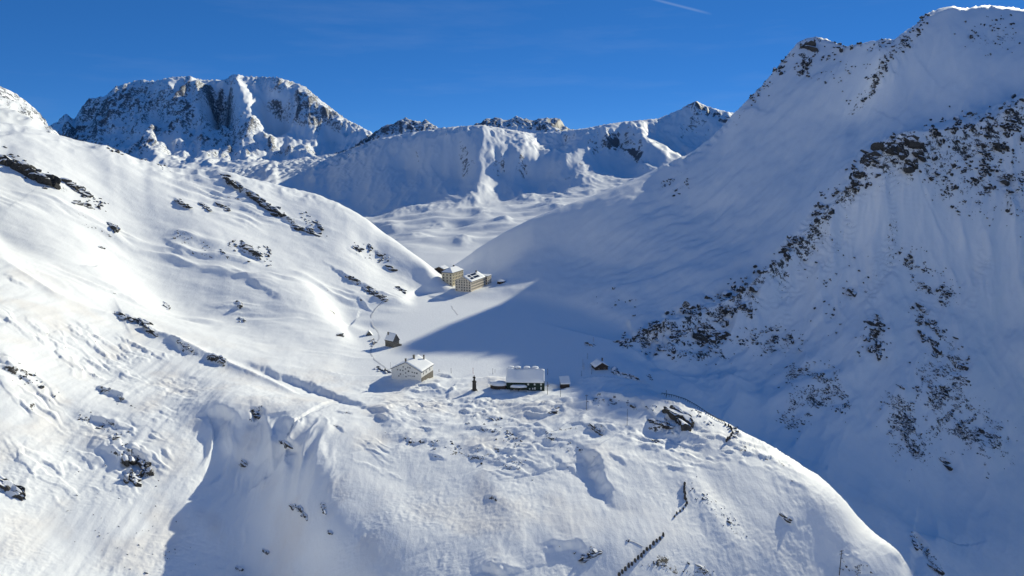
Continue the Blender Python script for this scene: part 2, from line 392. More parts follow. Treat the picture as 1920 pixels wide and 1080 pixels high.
# --- bedded ledges, ribs and gullies
RX = np.zeros_like(Zf)                                       # how readily steep ground shows rock
Dcrest = dcurve([(1160, 640, 560), (1260, 600, 615), (1390, 540, 682), (1500, 440, 762), (1600, 330, 815), (1690, 253, 850), (1800, 235, 880), (1920, 186, 925), (2200, 120, 1000)])
Dedge = dcurve([(1100, 735, 430), (1230, 740, 422), (1375, 800, 385), (1480, 845, 364), (1640, 990, 320), (1700, 1060, 296), (2200, 1060, 250)])
spur = sstep(15, -25, Yf - Dcrest) * sstep(20, 90, Yf - Dedge) * sstep(0.15, 0.24, A.ravel())
su, sv = 0.47 * Xf + 0.88 * Yf, 0.88 * Xf - 0.47 * Yf
wv = 14 * fbm(Xf / 120, Yf / 120, 2, 71)
high = sstep(-60, 60, Zf)
Zf += spur * (0.35 + 0.65 * high) * (9.0 * (ridged((sv + wv) / 66, su / 420, 3, 73) - 0.9) + 2.4 * (ridged((sv + wv) / 19, su / 80, 3, 75) - 0.8))
def terrace(mask, n, h, warp, wl, seed, dens, sharp=(0.6, 0.97)):
    q = (n[0] * Xf + n[1] * Yf + n[2] * Zf) / h + warp * fbm(Xf / wl, Yf / wl, 3, seed)
    f = q - np.floor(q); st_ = sstep(sharp[0], sharp[1], f)
    Zf[:] += h * (st_ - f) * mask
    RX[:] = np.maximum(RX, dens * mask)
crestband = sstep(70, 5, np.abs(Yf - Dcrest)) * sstep(0.15, 0.22, A.ravel()) * sstep(20, 60, Yf - Dedge)
cm = crestband * sstep(-0.25, 0.35, fbm(Xf / 40, Yf / 40, 3, 81))
terrace(cm, (0.1, -0.2, 0.95), 6.0, 0.9, 22, 83, 0.55)
sm = spur * high * sstep(0.05, 0.5, fbm(sv / 40, su / 110, 3, 85))
terrace(sm * 0.8, (0.1, -0.2, 0.95), 4.5, 0.9, 18, 87, 0.5)
def lenses(mask, ang, lu_, lv_, h, seed, dens, t=0.12, wd=0.22):
    """long drift and ledge plates, one over the other, with a sharp edge"""
    ca, sa = math.cos(ang), math.sin(ang); u_ = ca * Xf + sa * Yf; v_ = ca * Yf - sa * Xf
    u_ = u_ + 5 * fbm(Xf / 30, Yf / 30, 2, seed + 50); v_ = v_ + 2.2 * fbm(Xf / 14, Yf / 14, 3, seed + 51)
    for q in range(3):
        n_ = pn(u_ / lu_, v_ / lv_, seed + q * 7) + 0.25 * pn(u_ / 5.0, v_ / 2.5, seed + q * 7 + 3)
        Zf[:] += mask * h * (1 - 0.25 * q) * sstep(t, t + wd, n_) * (0.6 + 0.4 * np.clip(1 - n_, 0, 1))
    RX[:] = np.maximum(RX, dens * mask)
pxr, pyr = PX.ravel(), PY.ravel()
gro = front * sstep(640, 700, pyr)
Zf += gro * 0.10 * (ridged((Xf + 0.4 * Yf) / 3.2, (Yf - 0.4 * Xf) / 1.5, 2, 371) - 0.7) * sstep(-0.1, 0.5, fbm(Xf / 28, Yf / 28, 2, 373))
zone = np.maximum(sstep(640, 720, pxr) * sstep(950, 840, pyr), sstep(400, 330, pxr) * sstep(540, 600, pyr) * sstep(980, 860, pyr))
fm = front * zone * sstep(-0.15, 0.4, fbm(Xf / 50, Yf / 38, 2, 95))
lenses(fm, -0.35, 17.0, 6.5, 0.95, 301, 0.48)
lenses(front * sstep(-0.3, 0.3, fbm(Xf / 60, Yf / 60, 2, 96)) * sstep(700, 800, pyr), 0.9, 7.0, 2.6, 0.12, 331, 0.0)
gl = front * sstep(360, 400, pxr) * sstep(640, 600, pxr) * sstep(775, 800, pyr) * (0.35 + 0.65 * sstep(960, 880, pyr))
Zf += gl * 2.6 * (ridged((Xf + 3 * fbm(Xf / 20, Yf / 20, 2, 351)) / 11, Yf / 75, 2, 353) - 0.6)
lm = sstep(-0.05, -0.2, A.ravel()) * sstep(430, 480, Yf) * (1 - lake)
lu, lv = 0.93 * Xf + 0.36 * Yf, 0.93 * Yf - 0.36 * Xf
Zf += lm * 3.4 * sstep(0.15, 0.6, fbm(lu / 160, lv / 60, 2, 99)) * (ridged(lu / 95, (lv + 6 * fbm(Xf / 40, Yf / 40, 2, 98)) / 22, 3, 101) - 0.6)
RX[:] = np.maximum(RX, lm * 0.45)
Zf += lm * 0.55 * fbm(lu / 50, (lv + 9 * fbm(Xf / 50, Yf / 50, 2, 104)) / 20, 4, 103)
# --- crests
cusp([(1160, 640), (1210, 622), (1260, 600), (1330, 570), (1390, 540), (1450, 490), (1500, 440), (1550, 385), (1600, 330), (1640, 290), (1690, 255)], 16, 12, 55)
cusp([(1690, 255), (1740, 250), (1800, 237), (1860, 210), (1918, 188)], 10, 14, 60)
cusp([(1380, 216), (1432, 160), (1465, 120), (1495, 85), (1530, 72), (1560, 81), (1610, 89), (1680, 78)], 14, 14, 60)
cusp([(1690, 78), (1712, 54), (1742, 30), (1785, 15), (1850, 13), (1915, 20)], 8, 20, 60)
scarp([(1735, 40), (1700, 80), (1660, 130), (1610, 180), (1590, 215)], 14, 14, 40, 0.12, jag=6)
cusp([(230, 592), (330, 634), (420, 674), (500, 708), (560, 737)], 4, 5, 22)
cusp([(0, 484), (100, 543), (230, 592)], 3, 6, 25)
cusp([(1240, 746), (1300, 768), (1358, 792), (1416, 824), (1440, 834), (1534, 890), (1584, 938), (1634, 995), (1687, 1042)], 0.8, 4, 14)
# --- steps, scoops and gullies, left hill
scarp([(402, 326), (440, 346), (470, 362), (500, 386), (540, 412), (592, 442)], 11, 5, 16, 0.55)
scarp([(0, 292), (40, 310), (85, 335), (115, 355)], 9, 6, 18, 0.5)
scarp([(105, 330), (150, 352), (172, 372)], 4, 4, 12, 0.45)
scarp([(315, 360), (345, 385), (362, 398)], 4, 3, 10, 0.3)
scarp([(370, 375), (392, 398)], 3, 3, 8, 0.3)
scarp([(405, 378), (428, 396)], 3, 3, 8, 0.4)
scarp([(300, 440), (330, 460), (350, 478)], 3.5, 9, 14, 0.0)
scarp([(425, 455), (450, 462), (480, 478), (505, 500)], 5, 5, 14, 0.45)
scarp([(440, 500), (480, 530), (520, 555), (535, 570)], 3, 8, 12, 0.0)
scarp([(600, 488), (640, 510), (655, 520), (690, 538), (722, 564)], 6, 4, 9, 0.35)
scarp([(665, 552), (700, 580)], 4, 3, 7, 0.2)
scarp([(650, 465), (680, 480)], 3, 3, 8, 0.4)
scarp([(470, 520), (500, 545)], 1.5, 6, 10)
scarp([(150, 500), (185, 502), (215, 520)], 4, 3, 14)
scarp([(0, 505), (30, 520), (60, 530)], 2.5, 3, 10, 0.2)
# hollow behind the near ridge
scarp([(430, 660), (480, 678), (530, 698), (580, 715), (640, 742), (690, 762), (738, 778)], 6, 7, 9, 0.0, up=0.35)
scarp([(690, 768), (735, 778)], 3, 3, 6)
# --- foreground crags
scarp([(215, 588), (250, 597), (275, 608), (288, 630)], 5, 3, 12, 0.6)
scarp([(300, 618), (325, 630), (350, 650), (385, 662)], 3.5, 3, 9, 0.4)
scarp([(390, 662), (422, 682)], 3, 2.5, 6, 0.6)
scarp([(180, 722), (210, 738), (250, 762)], 5, 3, 12, 0.35)
scarp([(150, 790), (170, 778), (205, 792), (235, 815)], 4, 2.5, 10, 0.35)
scarp([(0, 685), (25, 690), (60, 705)], 4, 3, 10, 0.3)
scarp([(205, 880), (235, 850), (262, 855), (292, 890)], 9, 4, 15, 0.4)
scarp([(365, 790), (385, 772), (415, 768), (445, 780), (465, 795)], 9, 5, 22, 0.25, up=0.2)
scarp([(455, 805), (468, 772), (490, 770), (500, 790)], 9, 4, 20, 0.4, up=0.4)
scarp([(522, 850), (530, 830), (552, 830), (575, 850)], 7, 4, 18, 0.2)
cusp([(500, 785), (506, 830), (512, 880)], 4, 4, 10)
# bench
scarp([(690, 778), (712, 783), (728, 800)], 3.5, 2.5, 7, 0.15)
for q in ([(750, 822), (790, 828), (830, 838)], [(860, 800), (900, 806), (940, 815)], [(900, 838), (950, 848), (985, 860)], [(970, 765), (1000, 768), (1040, 780)], [(1005, 830), (1040, 822), (1090, 835)],
          [(870, 850), (920, 862)], [(1055, 790), (1090, 795), (1130, 812)], [(995, 795), (1030, 805)], [(940, 870), (980, 885)], [(1025, 855), (1062, 868), (1095, 885)], [(800, 850), (840, 862)], [(780, 800), (815, 806)], [(620, 800), (655, 815)], [(630, 770), (665, 780)], [(860, 772), (900, 780)], [(1140, 850), (1180, 880)], [(905, 930), (935, 945)]):
    scarp(q, 1.5, 1.8, 6, 0.42)
scarp([(1095, 762), (1110, 747), (1150, 745), (1190, 752), (1225, 762)], 5, 4, 9, 0.3)
scarp([(1085, 832), (1112, 850), (1130, 875), (1145, 915), (1165, 955)], 9, 8, 12, up=0.5)
scarp([(1112, 800), (1140, 815)], 4, 3, 7, 0.45)
scarp([(1210, 790), (1235, 800), (1262, 772), (1285, 775), (1293, 798)], 6, 3, 10, 0.45)
scarp([(1460, 958), (1478, 975), (1492, 990)], 1.6, 2, 5, 0.15)
scarp([(1005, 1030), (1040, 1018), (1080, 1018), (1130, 1030)], 4, 4, 12, 0.1)
scarp([(880, 1068), (930, 1062), (985, 1070)], 4, 3, 10)
scarp([(1570, 1056), (1590, 1052), (1620, 1062), (1640, 1076)], 4, 3, 8, 0.2)
scarp([(1668, 1046), (1690, 1052), (1700, 1062)], 3, 2.5, 6, 0.3)
scarp([(1690, 1078), (1712, 1000), (1735, 1025), (1765, 1060)], 9, 6, 16, 0.15)
# drifts round the buildings
scarp([(806, 696), (835, 700), (852, 710)], 2.2, 1.5, 5)
scarp([(838, 748), (848, 728), (860, 731)], 2.5, 1.5, 5)
scarp([(915, 712), (930, 722), (948, 732)], 2.5, 1.5, 4)
scarp([(722, 705), (755, 712), (790, 716)], 1.0, 2, 5)
scarp([(800, 552), (830, 560), (866, 552)], 3, 5, 14)
swell([(1235, 825), (1290, 900), (1350, 990), (1400, 1075)], 1.3, 8)
swell([(900, 880), (960, 960), (1010, 1060)], 1.8, 9)
swell([(660, 850), (720, 930), (780, 1040)], 1.6, 10)
# left hill: rock breaking through along the dip of the beds
for q, wd, dn in (([(0, 285), (60, 325), (110, 350)], 9, .5), ([(110, 335), (170, 372), (205, 392)], 6, .4), ([(420, 332), (590, 440)], 7, .38), ([(200, 275), (260, 300), (320, 318)], 5, .34), ([(330, 455), (480, 470), (520, 490)], 9, .33),
                  ([(560, 400), (610, 440)], 6, .3), ([(660, 460), (720, 490)], 6, .3), ([(150, 400), (220, 430)], 7, .26), ([(300, 420), (360, 450)], 7, .25), ([(640, 512), (722, 562)], 4, .4), ([(720, 480), (770, 500)], 5, .25),
                  ([(230, 590), (290, 620)], 6, .4), ([(150, 775), (240, 830)], 7, .36), ([(10, 690), (100, 740)], 7, .34), ([(0, 560), (60, 545)], 4, .2), ([(1290, 905), (1380, 1000)], 7, .34), ([(1210, 1050), (1330, 1078)], 8, .34),
                  ([(1420, 840), (1480, 880)], 5, .3), ([(1370, 800), (1395, 850)], 4, .45), ([(1430, 860), (1500, 920)], 5, .27), ([(1580, 1050), (1650, 1075)], 5, .33), ([(880, 795), (1130, 815)], 14, .27), ([(740, 820), (960, 860)], 12, .27), ([(1090, 750), (1230, 765)], 7, .36), ([(1700, 1000), (1770, 1070)], 4, .36)):
    paint(q, wd, dn)
# right mountain
for q, wd, dn in (([(1495, 85), (1530, 72), (1560, 80)], 14, .42), ([(1505, 95), (1520, 110), (1500, 130)], 12, .5), ([(1400, 190), (1440, 150), (1490, 90)], 12, .33), ([(1560, 80), (1680, 80)], 9, .36), ([(1740, 30), (1700, 80), (1640, 150), (1590, 210)], 13, .36), ([(1740, 28), (1850, 14)], 8, .32),
                  ([(1830, 70), (1890, 60)], 25, .30), ([(1260, 300), (1290, 340), (1240, 350)], 20, .22), ([(1380, 235), (1390, 215)], 12, .3), ([(1530, 120), (1570, 130)], 25, .25),
                  ([(1165, 640), (1260, 603), (1390, 540), (1480, 470), (1560, 375), (1640, 292), (1700, 258)], 13, .44), ([(1640, 270), (1700, 265), (1735, 300)], 16, .46), ([(1600, 330), (1700, 310)], 14, .40), ([(1800, 250), (1915, 205)], 26, .42), ([(1780, 330), (1910, 330)], 40, .30),
                  ([(1240, 640), (1350, 640)], 16, .38), ([(1400, 640), (1490, 630)], 12, .34), ([(1300, 600), (1420, 560)], 14, .34), ([(1480, 700), (1560, 720), (1480, 790)], 15, .37), ([(1640, 600), (1640, 660)], 12, .42), ([(1680, 760), (1720, 850)], 17, .40), ([(1730, 600), (1780, 680), (1800, 800), (1860, 830)], 22, .41), ([(1570, 740), (1590, 770)], 8, .30), ([(1750, 650), (1760, 800)], 14, .36), ([(1700, 480), (1720, 520), (1780, 560)], 11, .34)):
    paint(q, wd, dn + 0.08)
def skyfix(acol, Yv, Zv, wgt, line, sm):
    """bring a crest back to its measured height after relief was laid over it"""
    e = (Zv - CAMZ) / Yv; top = np.where(wgt > 0.5, e, -9).max(1)
    la, le = ray([p[0] for p in line], [p[1] for p in line])
    tgt = np.interp(acol, la, le); ok = (acol >= la[0]) & (acol <= la[-1]) & (top > -8)
    d = np.where(ok, tgt - top, 0.0); d = gsmooth(d[:, None], sm, 0)
    return Zv + d * wgt * Yv
Z2 = Zf.reshape(X.shape); DS2 = Dsky.reshape(X.shape)
Z2 = skyfix(acols, Y, Z2, sstep(-170, -20, Y - DS2) * (A > -0.06), [(850, 498), (875, 480), (900, 463), (950, 433), (1000, 408), (1050, 388), (1100, 371), (1150, 352), (1200, 331), (1250, 308), (1290, 290), (1330, 262), (1375, 218), (1400, 192), (1430, 160), (1465, 118), (1495, 82), (1512, 72), (1530, 69), (1560, 78), (1585, 88), (1610, 84), (1640, 80), (1680, 75), (1710, 52), (1740, 27), (1765, 16), (1785, 12), (1810, 17), (1850, 10), (1880, 16), (1920, 18), (2050, 10), (2200, 0)], 5)
DL2 = dcurve([(-120, 200, 590), (0, 228, 640), (130, 260, 700), (260, 300, 740), (410, 320, 800), (600, 367, 850), (690, 412, 850), (750, 462, 820), (800, 507, 790)]).reshape(X.shape)
Z2 = skyfix(acols, Y, Z2, sstep(-130, -15, Y - DL2) * sstep(300, 150, Y - DL2) * sstep(-0.165, -0.2, A), [(-120, 200), (0, 228), (60, 240), (130, 260), (200, 275), (260, 300), (320, 315), (410, 320), (500, 342), (600, 367), (650, 388), (690, 412), (720, 437), (750, 462), (800, 507)], 8)
Zf[:] = Z2.ravel()
nc_ = np.maximum(sstep(45, 5, np.abs(Yf - Dsky)) * sstep(0.18, 0.26, A.ravel()), 0.5 * sstep(40, 5, np.abs(Yf - DL2.ravel())) * sstep(-0.2, -0.3, A.ravel()))
Zf += nc_ * (3.2 * (1 - 2.4 * np.abs(pn(Xf / 26, Yf / 40, 401))) + 1.6 * (1 - 2.4 * np.abs(pn(Xf / 10, Yf / 18, 403))))
RX[:] = np.maximum(RX, nc_ * 0.35)
Z2 = Zf.reshape(X.shape)
def slope_of(X_, Y_, Z_):
    g = [np.gradient(q, axis=ax) for ax in (0, 1) for q in (X_, Y_, Z_)]
    nx_ = g[1] * g[5] - g[2] * g[4]; ny_ = g[2] * g[3] - g[0] * g[5]; nz_ = g[0] * g[4] - g[1] * g[3]
    return np.hypot(nx_, ny_) / np.maximum(np.abs(nz_), 1e-6)
SLP = slope_of(X, Y, Z2).ravel()
Rf[:] = np.maximum(Rf, RX * sstep(0.75, 1.35, SLP))
dm = sstep(520, 430, Yf) * sstep(1250, 900, PX.ravel()) * (1 - lake) + 0.55 * front
dust = np.clip(0.3 * dm * sstep(-0.15, 0.7, fbm(Xf / 30, Yf / 34, 5, 61)), 0, 1)
print('near', round(time.time() - T0, 1))
MT = terrain_material('snow_and_rock', 1.0)
Zt = Zf.reshape(X.shape)
grid_object('terrain', X, Y, Zt, {'rock': Rf, 'dust': dust}, MT)
LK = Lookup(X, Y, Zt)

# ------------------------------------------------------------------ unseen snow slopes left, right and behind, added to bounce sunlight into the shade
taz = np.radians(np.linspace(52, 318, 150)); tr = np.exp(np.linspace(math.log(15), math.log(4500), 70))
TA, TR = np.meshgrid(taz, tr, indexing='ij')
wl = np.clip((np.degrees(TA) - 200) / 90, 0, 1); wr = np.clip((130 - np.degrees(TA)) / 60, 0, 1)
zb = -170 + 900 * sstep(120, 1700, TR) + 0.10 * np.clip(TR - 2600, 0, None)
zl = -60 + 260 * sstep(150, 650, TR) + 800 * sstep(600, 2000, TR)
zr = -170 + 380 * sstep(300, 1100, TR) + 330 * sstep(900, 2400, TR)
ZB = zb * (1 - wl - wr) + zl * wl + zr * wr
BX, BY = TR * np.sin(TA), TR * np.cos(TA)
ZB += sstep(200, 900, TR) * (60 * fbm(BX / 600, BY / 600, 4, 41))
z0 = np.zeros_like(ZB)
grid_object('unseen_bounce_slopes', BX, BY, ZB, {'rock': z0, 'dust': z0}, MT)

# ------------------------------------------------------------------ FAR TERRAIN: valley, middle range, high mountains
FC = []
P = lambda *t, step=14.0: FC.extend(poly(list(t), step))
F = lambda *t: FC.extend(t)
# valley floor beyond the pass
F((820, 480, 1250), (850, 497, 1150), (740, 465, 1400), (770, 490, 1200), (790, 440, 1560), (870, 462, 1350), (930, 432, 1560), (860, 430, 1680), (700, 412, 1950), (760, 418, 1850), (820, 405, 1900), (880, 412, 1800), (960, 410, 1780), (1020, 392, 1900), (1080, 375, 2000), (650, 440, 1800))
F((820, 560, 950), (500, 560, 950), (1100, 560, 950), (200, 500, 950), (-200, 450, 950), (1400, 500, 950), (1400, 420, 1500), (1200, 420, 1500), (300, 450, 1500), (500, 470, 1500), (-200, 400, 1500), (0, 420, 1500))
# shaded slope of the middle range and its crest
P((280, 345, 3400), (380, 338, 3300), (455, 318, 3200), (540, 303, 3150), (610, 297, 3100), (660, 278, 3060), (700, 262, 3020), (760, 250, 2980), (830, 239, 2940), (870, 236, 2920), (905, 234, 2900))
F((690, 405, 2350), (600, 380, 2450), (500, 360, 2500), (780, 380, 2400), (840, 388, 2250), (760, 310, 2800), (650, 340, 2680), (820, 320, 2700), (850, 270, 2820), (400, 370, 2500), (550, 330, 2850))
# dome ridge
P((905, 234, 2900), (898, 260, 2780), (893, 300, 2640), (893, 330, 2550), (888, 360, 2420), (893, 388, 2250))
F((865, 330, 2640), (865, 300, 2730))
F((940, 245, 2950), (980, 252, 3000), (950, 270, 2860), (990, 272, 2900), (930, 285, 2760))
P((893, 316, 2600), (915, 303, 2650), (940, 288, 2720), (965, 286, 2740), (990, 300, 2740), (1020, 303, 2740), (1052, 298, 2700), (1066, 318, 2620), (1060, 345, 2520))
F((940, 325, 2680), (985, 335, 2690), (1025, 335, 2660), (930, 355, 2520), (980, 368, 2420), (910, 380, 2320), (1040, 360, 2450))
# crest from the dome to the right peak
P((905, 234, 2900), (940, 240, 3000), (1000, 250, 3250), (1050, 246, 3200), (1100, 240, 2980), (1135, 233, 3000), (1170, 228, 3080), (1235, 222, 3300), (1275, 205, 3330), (1290, 196, 3330), (1305, 189, 3320), (1325, 199, 3330), (1350, 206, 3330), (1378, 213, 3330), (1450, 190, 3300))
F((1040, 285, 3000), (1010, 270, 3120), (1060, 270, 3100))
P((1100, 240, 2980), (1086, 268, 2860), (1076, 292, 2740), (1100, 320, 2600), (1110, 335, 2520))
F((1130, 275, 2920), (1150, 310, 2780), (1175, 330, 2600), (1120, 350, 2350), (1060, 375, 2200), (1000, 385, 2180))
P((1170, 228, 3080), (1195, 252, 2960), (1225, 275, 2820), (1262, 297, 2660))
F((1160, 270, 2990), (1190, 300, 2840), (1215, 240, 3150), (1250, 265, 3060), (1300, 250, 3200), (1270, 285, 2980), (1330, 260, 3150), (1400, 280, 2900))
F((1250, 330, 2400), (1350, 330, 2400), (1200, 370, 2100))
# crags behind
P((700, 252, 4300), (722, 238, 4300), (740, 243, 4300), (746, 231, 4300), (762, 227, 4300), (785, 236, 4300), (800, 229, 4300), (822, 243, 4300), (860, 246, 4300), (888, 238, 4300), (918, 226, 4300), (935, 228, 4300), (950, 233, 4300), (970, 222, 4300), (1000, 236, 4300), (1020, 225, 4300), (1046, 225, 4300), (1060, 246, 4300), (1200, 260, 4300), (1400, 280, 4300), step=6)
P((700, 300, 3700), (900, 290, 3700), (1060, 290, 3700), (1300, 280, 3800), step=40)
P((700, 300, 4900), (900, 290, 4900), (1060, 290, 4900), (1300, 290, 4900), step=40)
# small peaks at the left edge
P((-150, 90, 1900), (-60, 140, 1950), (0, 168, 2000), (20, 182, 2000), (45, 198, 2020), (70, 216, 2050), (90, 236, 2080), (100, 262, 2080), step=10)
P((-150, 200, 1650), (0, 240, 1700), (90, 275, 1750), (180, 320, 1800), step=30)
P((-150, 200, 2500), (0, 250, 2500), (90, 290, 2500), (200, 330, 2400), step=30)
# the high massif
P((60, 280, 6300), (92, 236, 6400), (108, 228, 6400), (124, 211, 6400), (138, 226, 6450), (150, 205, 6500), (167, 184, 6500), (196, 181, 6600), (215, 163, 6700), (262, 149, 6900), (290, 152, 6950), (322, 144, 7000), (358, 143, 7050), (380, 149, 7300), (425, 148, 7300), (434, 140, 7000),
  (446, 139, 7000), (458, 143, 7200), (520, 145, 7200), (545, 152, 7200), (572, 162, 7150), (596, 183, 7100), (622, 203, 7000), (650, 224, 6900), (675, 236, 6800), (700, 250, 6700), step=8)
P((446, 139, 7000), (452, 175, 6750), (470, 200, 6600), (495, 222, 6450), (530, 250, 6250), (570, 272, 6050), (600, 288, 5900))       # main rib
F((328, 190, 6720), (318, 228, 6480), (310, 262, 6200), (238, 200, 6520), (262, 228, 6320), (280, 255, 6080))
F((400, 190, 6950), (390, 230, 6650), (400, 260, 6300), (380, 290, 5800), (270, 190, 6750), (290, 215, 6600), (180, 225, 6450), (220, 250, 6150), (200, 290, 5800), (150, 260, 6200), (340, 270, 6050), (360, 250, 6350))
F((490, 165, 7050), (540, 190, 7000), (520, 215, 6850), (560, 225, 6800), (600, 240, 6700), (640, 250, 6550), (590, 258, 6450), (640, 270, 6250), (660, 285, 6000), (560, 300, 5700), (480, 270, 6100), (440, 250, 6350), (470, 300, 5700), (650, 300, 5700), (540, 275, 6000))
P((100, 330, 5000), (300, 325, 5000), (500, 320, 5000), (700, 310, 5000), step=60)
P((-150, 300, 9500), (200, 260, 9500), (500, 250, 9500), (800, 290, 9500), (1400, 320, 9500), step=80)
P((-200, 310, 4500), (-200, 310, 7000), (1450, 320, 7000), step=100)
FAR = RBF(FC, 'lin', 1.0, 0.45, 0.0)
facols = np.linspace(-0.9, 0.5, 860)
FA, FL = make_grid(FAR, facols, 950.0, 9500.0, 440, 0.03)
FE = FAR(FA, FL); FD = np.exp(FL)
FX = FA * FD; FY = FD
hi = sstep(4000, 5200, FY)
FEs = gsmooth(gsmooth(FE, 30, 0), 14, 1); FE2 = gsmooth(gsmooth(FE, 3, 0), 2, 1)
low = sstep(0.105, 0.06, FE)
FE = FE * (1 - hi) * 0.5 + FE2 * (1 - hi) * 0.5 + hi * (FEs * (0.35 + 0.65 * low) + FE * (0.65 - 0.65 * low))
FZ = FE * FD + CAMZ
if True: hi = sstep(4000, 5200, FY); mid = sstep(1900, 2500, FY)
FZ += mid * (1 - hi) * (8 * (ridged(FX / 130, FY / 380, 5, 3, 0.55) - 0.95) + 1.5 * fbm(FX / 40, FY / 90, 3, 31))
FZ += (1 - mid) * sstep(1200, 1450, FY) * (15 * fbm(FX / 200, FY / 170, 2, 5) + 2.0 * np.abs(fbm(FX / 70, FY / 70, 2, 6)))
mx_, my_ = pix(FA, FE)
for bx, by, bw, bh, bz in ((868, 452, 20, 6, 14), (905, 403, 16, 8, 22), (785, 446, 26, 5, 12), (730, 428, 22, 6, 14), (822, 425, 24, 5, 14), (950, 420, 18, 6, 12), (1040, 385, 26, 7, 18), (700, 405, 20, 5, 10), (990, 372, 22, 7, 20)):
    FZ += (1 - mid) * 0.6 * bz * (0.75 + 0.6 * fbm(FX / 45, FY / 60, 3, 601)) * np.exp(-((mx_ - bx) / bw) ** 2 - ((my_ - by) / bh) ** 2)
wx = 120 * fbm(FX / 500, FY / 700, 3, 111)
crg = 46 * (1 - 2.0 * np.abs(pn((FX + wx) / 300, FY / 900, 4))) + 26 * (1 - 2.2 * np.abs(pn((FX + wx) / 140, FY / 420, 8))) + 15 * (1 - 2.2 * np.abs(pn((FX - wx) / 72, FY / 190, 12))) + 8 * (1 - 2.2 * np.abs(pn(FX / 38, FY / 90, 16)))
FPXs, FPYs = pix(FA, FE)
def fband(pts, wd):
    d_, p_, s_ = seg_dist(FPXs, FPYs, pts); return np.exp(-(d_ / wd) ** 2) * hi
couloir = np.maximum.reduce([fband([(456, 148), (480, 178), (510, 208), (560, 236), (640, 258)], 15), fband([(500, 280), (560, 298), (640, 300)], 14), fband([(365, 148), (430, 149)], 6), fband([(460, 146), (530, 150)], 8), fband([(610, 222), (640, 245), (680, 250)], 10), fband([(300, 268), (350, 262)], 8)])
crg = crg * (1 - 0.55 * couloir)
bed = (FZ + 0.25 * FX + 40 * fbm(FX / 400, FY / 400, 2, 113)) / 90.0; bf = bed - np.floor(bed)
zf_ = 0.25 + 0.75 * sstep(20, 260, FZ)
FZ += hi * zf_ * (crg * 1.1 + 10 * (sstep(0.55, 1.0, bf) - bf))
FZ += mid * (1 - hi) * sstep(2800, 2950, FY) * 5.0 * (1 - 2.4 * np.abs(pn(FX / 32, FY / 60, 501)))
crag = sstep(3950, 4150, FY) * sstep(4800, 4500, FY)
FZ += crag * 14 * (1 - 2.2 * np.abs(pn(FX / 60, FY / 120, 18)))
FZ = skyfix(facols, FY, FZ, sstep(5200, 6300, FY), [(60, 280), (92, 236), (108, 228), (124, 211), (138, 226), (150, 205), (167, 184), (196, 181), (215, 163), (262, 149), (290, 152), (322, 144), (358, 143), (380, 150), (425, 149), (434, 140), (446, 139), (458, 143), (520, 145), (545, 152), (572, 162), (596, 183), (622, 203), (650, 224), (675, 236), (700, 250)], 3)
FZ = skyfix(facols, FY, FZ, sstep(2450, 2800, FY) * sstep(3600, 3400, FY), [(520, 306), (540, 302), (610, 297), (660, 278), (700, 262), (760, 250), (830, 239), (870, 236), (905, 234), (940, 240), (1000, 250), (1050, 246), (1100, 240), (1135, 233), (1170, 228), (1235, 222), (1275, 205), (1290, 196), (1305, 189), (1325, 199), (1350, 206), (1378, 213), (1450, 190)], 4)
slope = slope_of(FX, FY, FZ)
frock = -0.34 * couloir + hi * (0.20 + 0.22 * sstep(0.5, 1.6, slope) + 0.0034 * crg * zf_) + mid * (1 - hi) * (0.13 + 0.36 * sstep(0.7, 1.4, slope))
frock += crag * 0.36
d_, p_, s_ = seg_dist(FPXs, FPYs, [(1285, 200), (1305, 192), (1325, 204), (1350, 215), (1372, 222)]); frock += 0.34 * np.exp(-(d_ / 9) ** 2) * mid * (1 - hi)
d_, p_, s_ = seg_dist(FPXs, FPYs, [(1150, 262), (1180, 285), (1215, 305)]); frock += 0.28 * np.exp(-(d_ / 12) ** 2) * mid * (1 - hi)
d_, p_, s_ = seg_dist(FPXs, FPYs, [(1085, 300), (1105, 325), (1060, 335)]); frock += 0.26 * np.exp(-(d_ / 10) ** 2) * mid * (1 - hi)
lpk = sstep(-0.62, -0.66, FA) * sstep(1700, 1850, FY) * sstep(2700, 2400, FY)
FZ += lpk * (14 * (1 - 2.2 * np.abs(pn(FX / 70, FY / 110, 205))) + 7 * (1 - 2.2 * np.abs(pn(FX / 28, FY / 50, 207))))
frock += lpk * 0.46
print('far', round(time.time() - T0, 1), len(FC))
MF = terrain_material('distant_snow_and_rock', 3.2, na=1.6, rockc=((0.085, 0.088, 0.098), (0.21, 0.21, 0.21)), bump=0.5)  # far rock paler and bluer: distance haze put into its colour
grid_object('mountain_range', FX, FY, FZ, {'rock': frock, 'dust': np.zeros_like(FZ)}, MF)

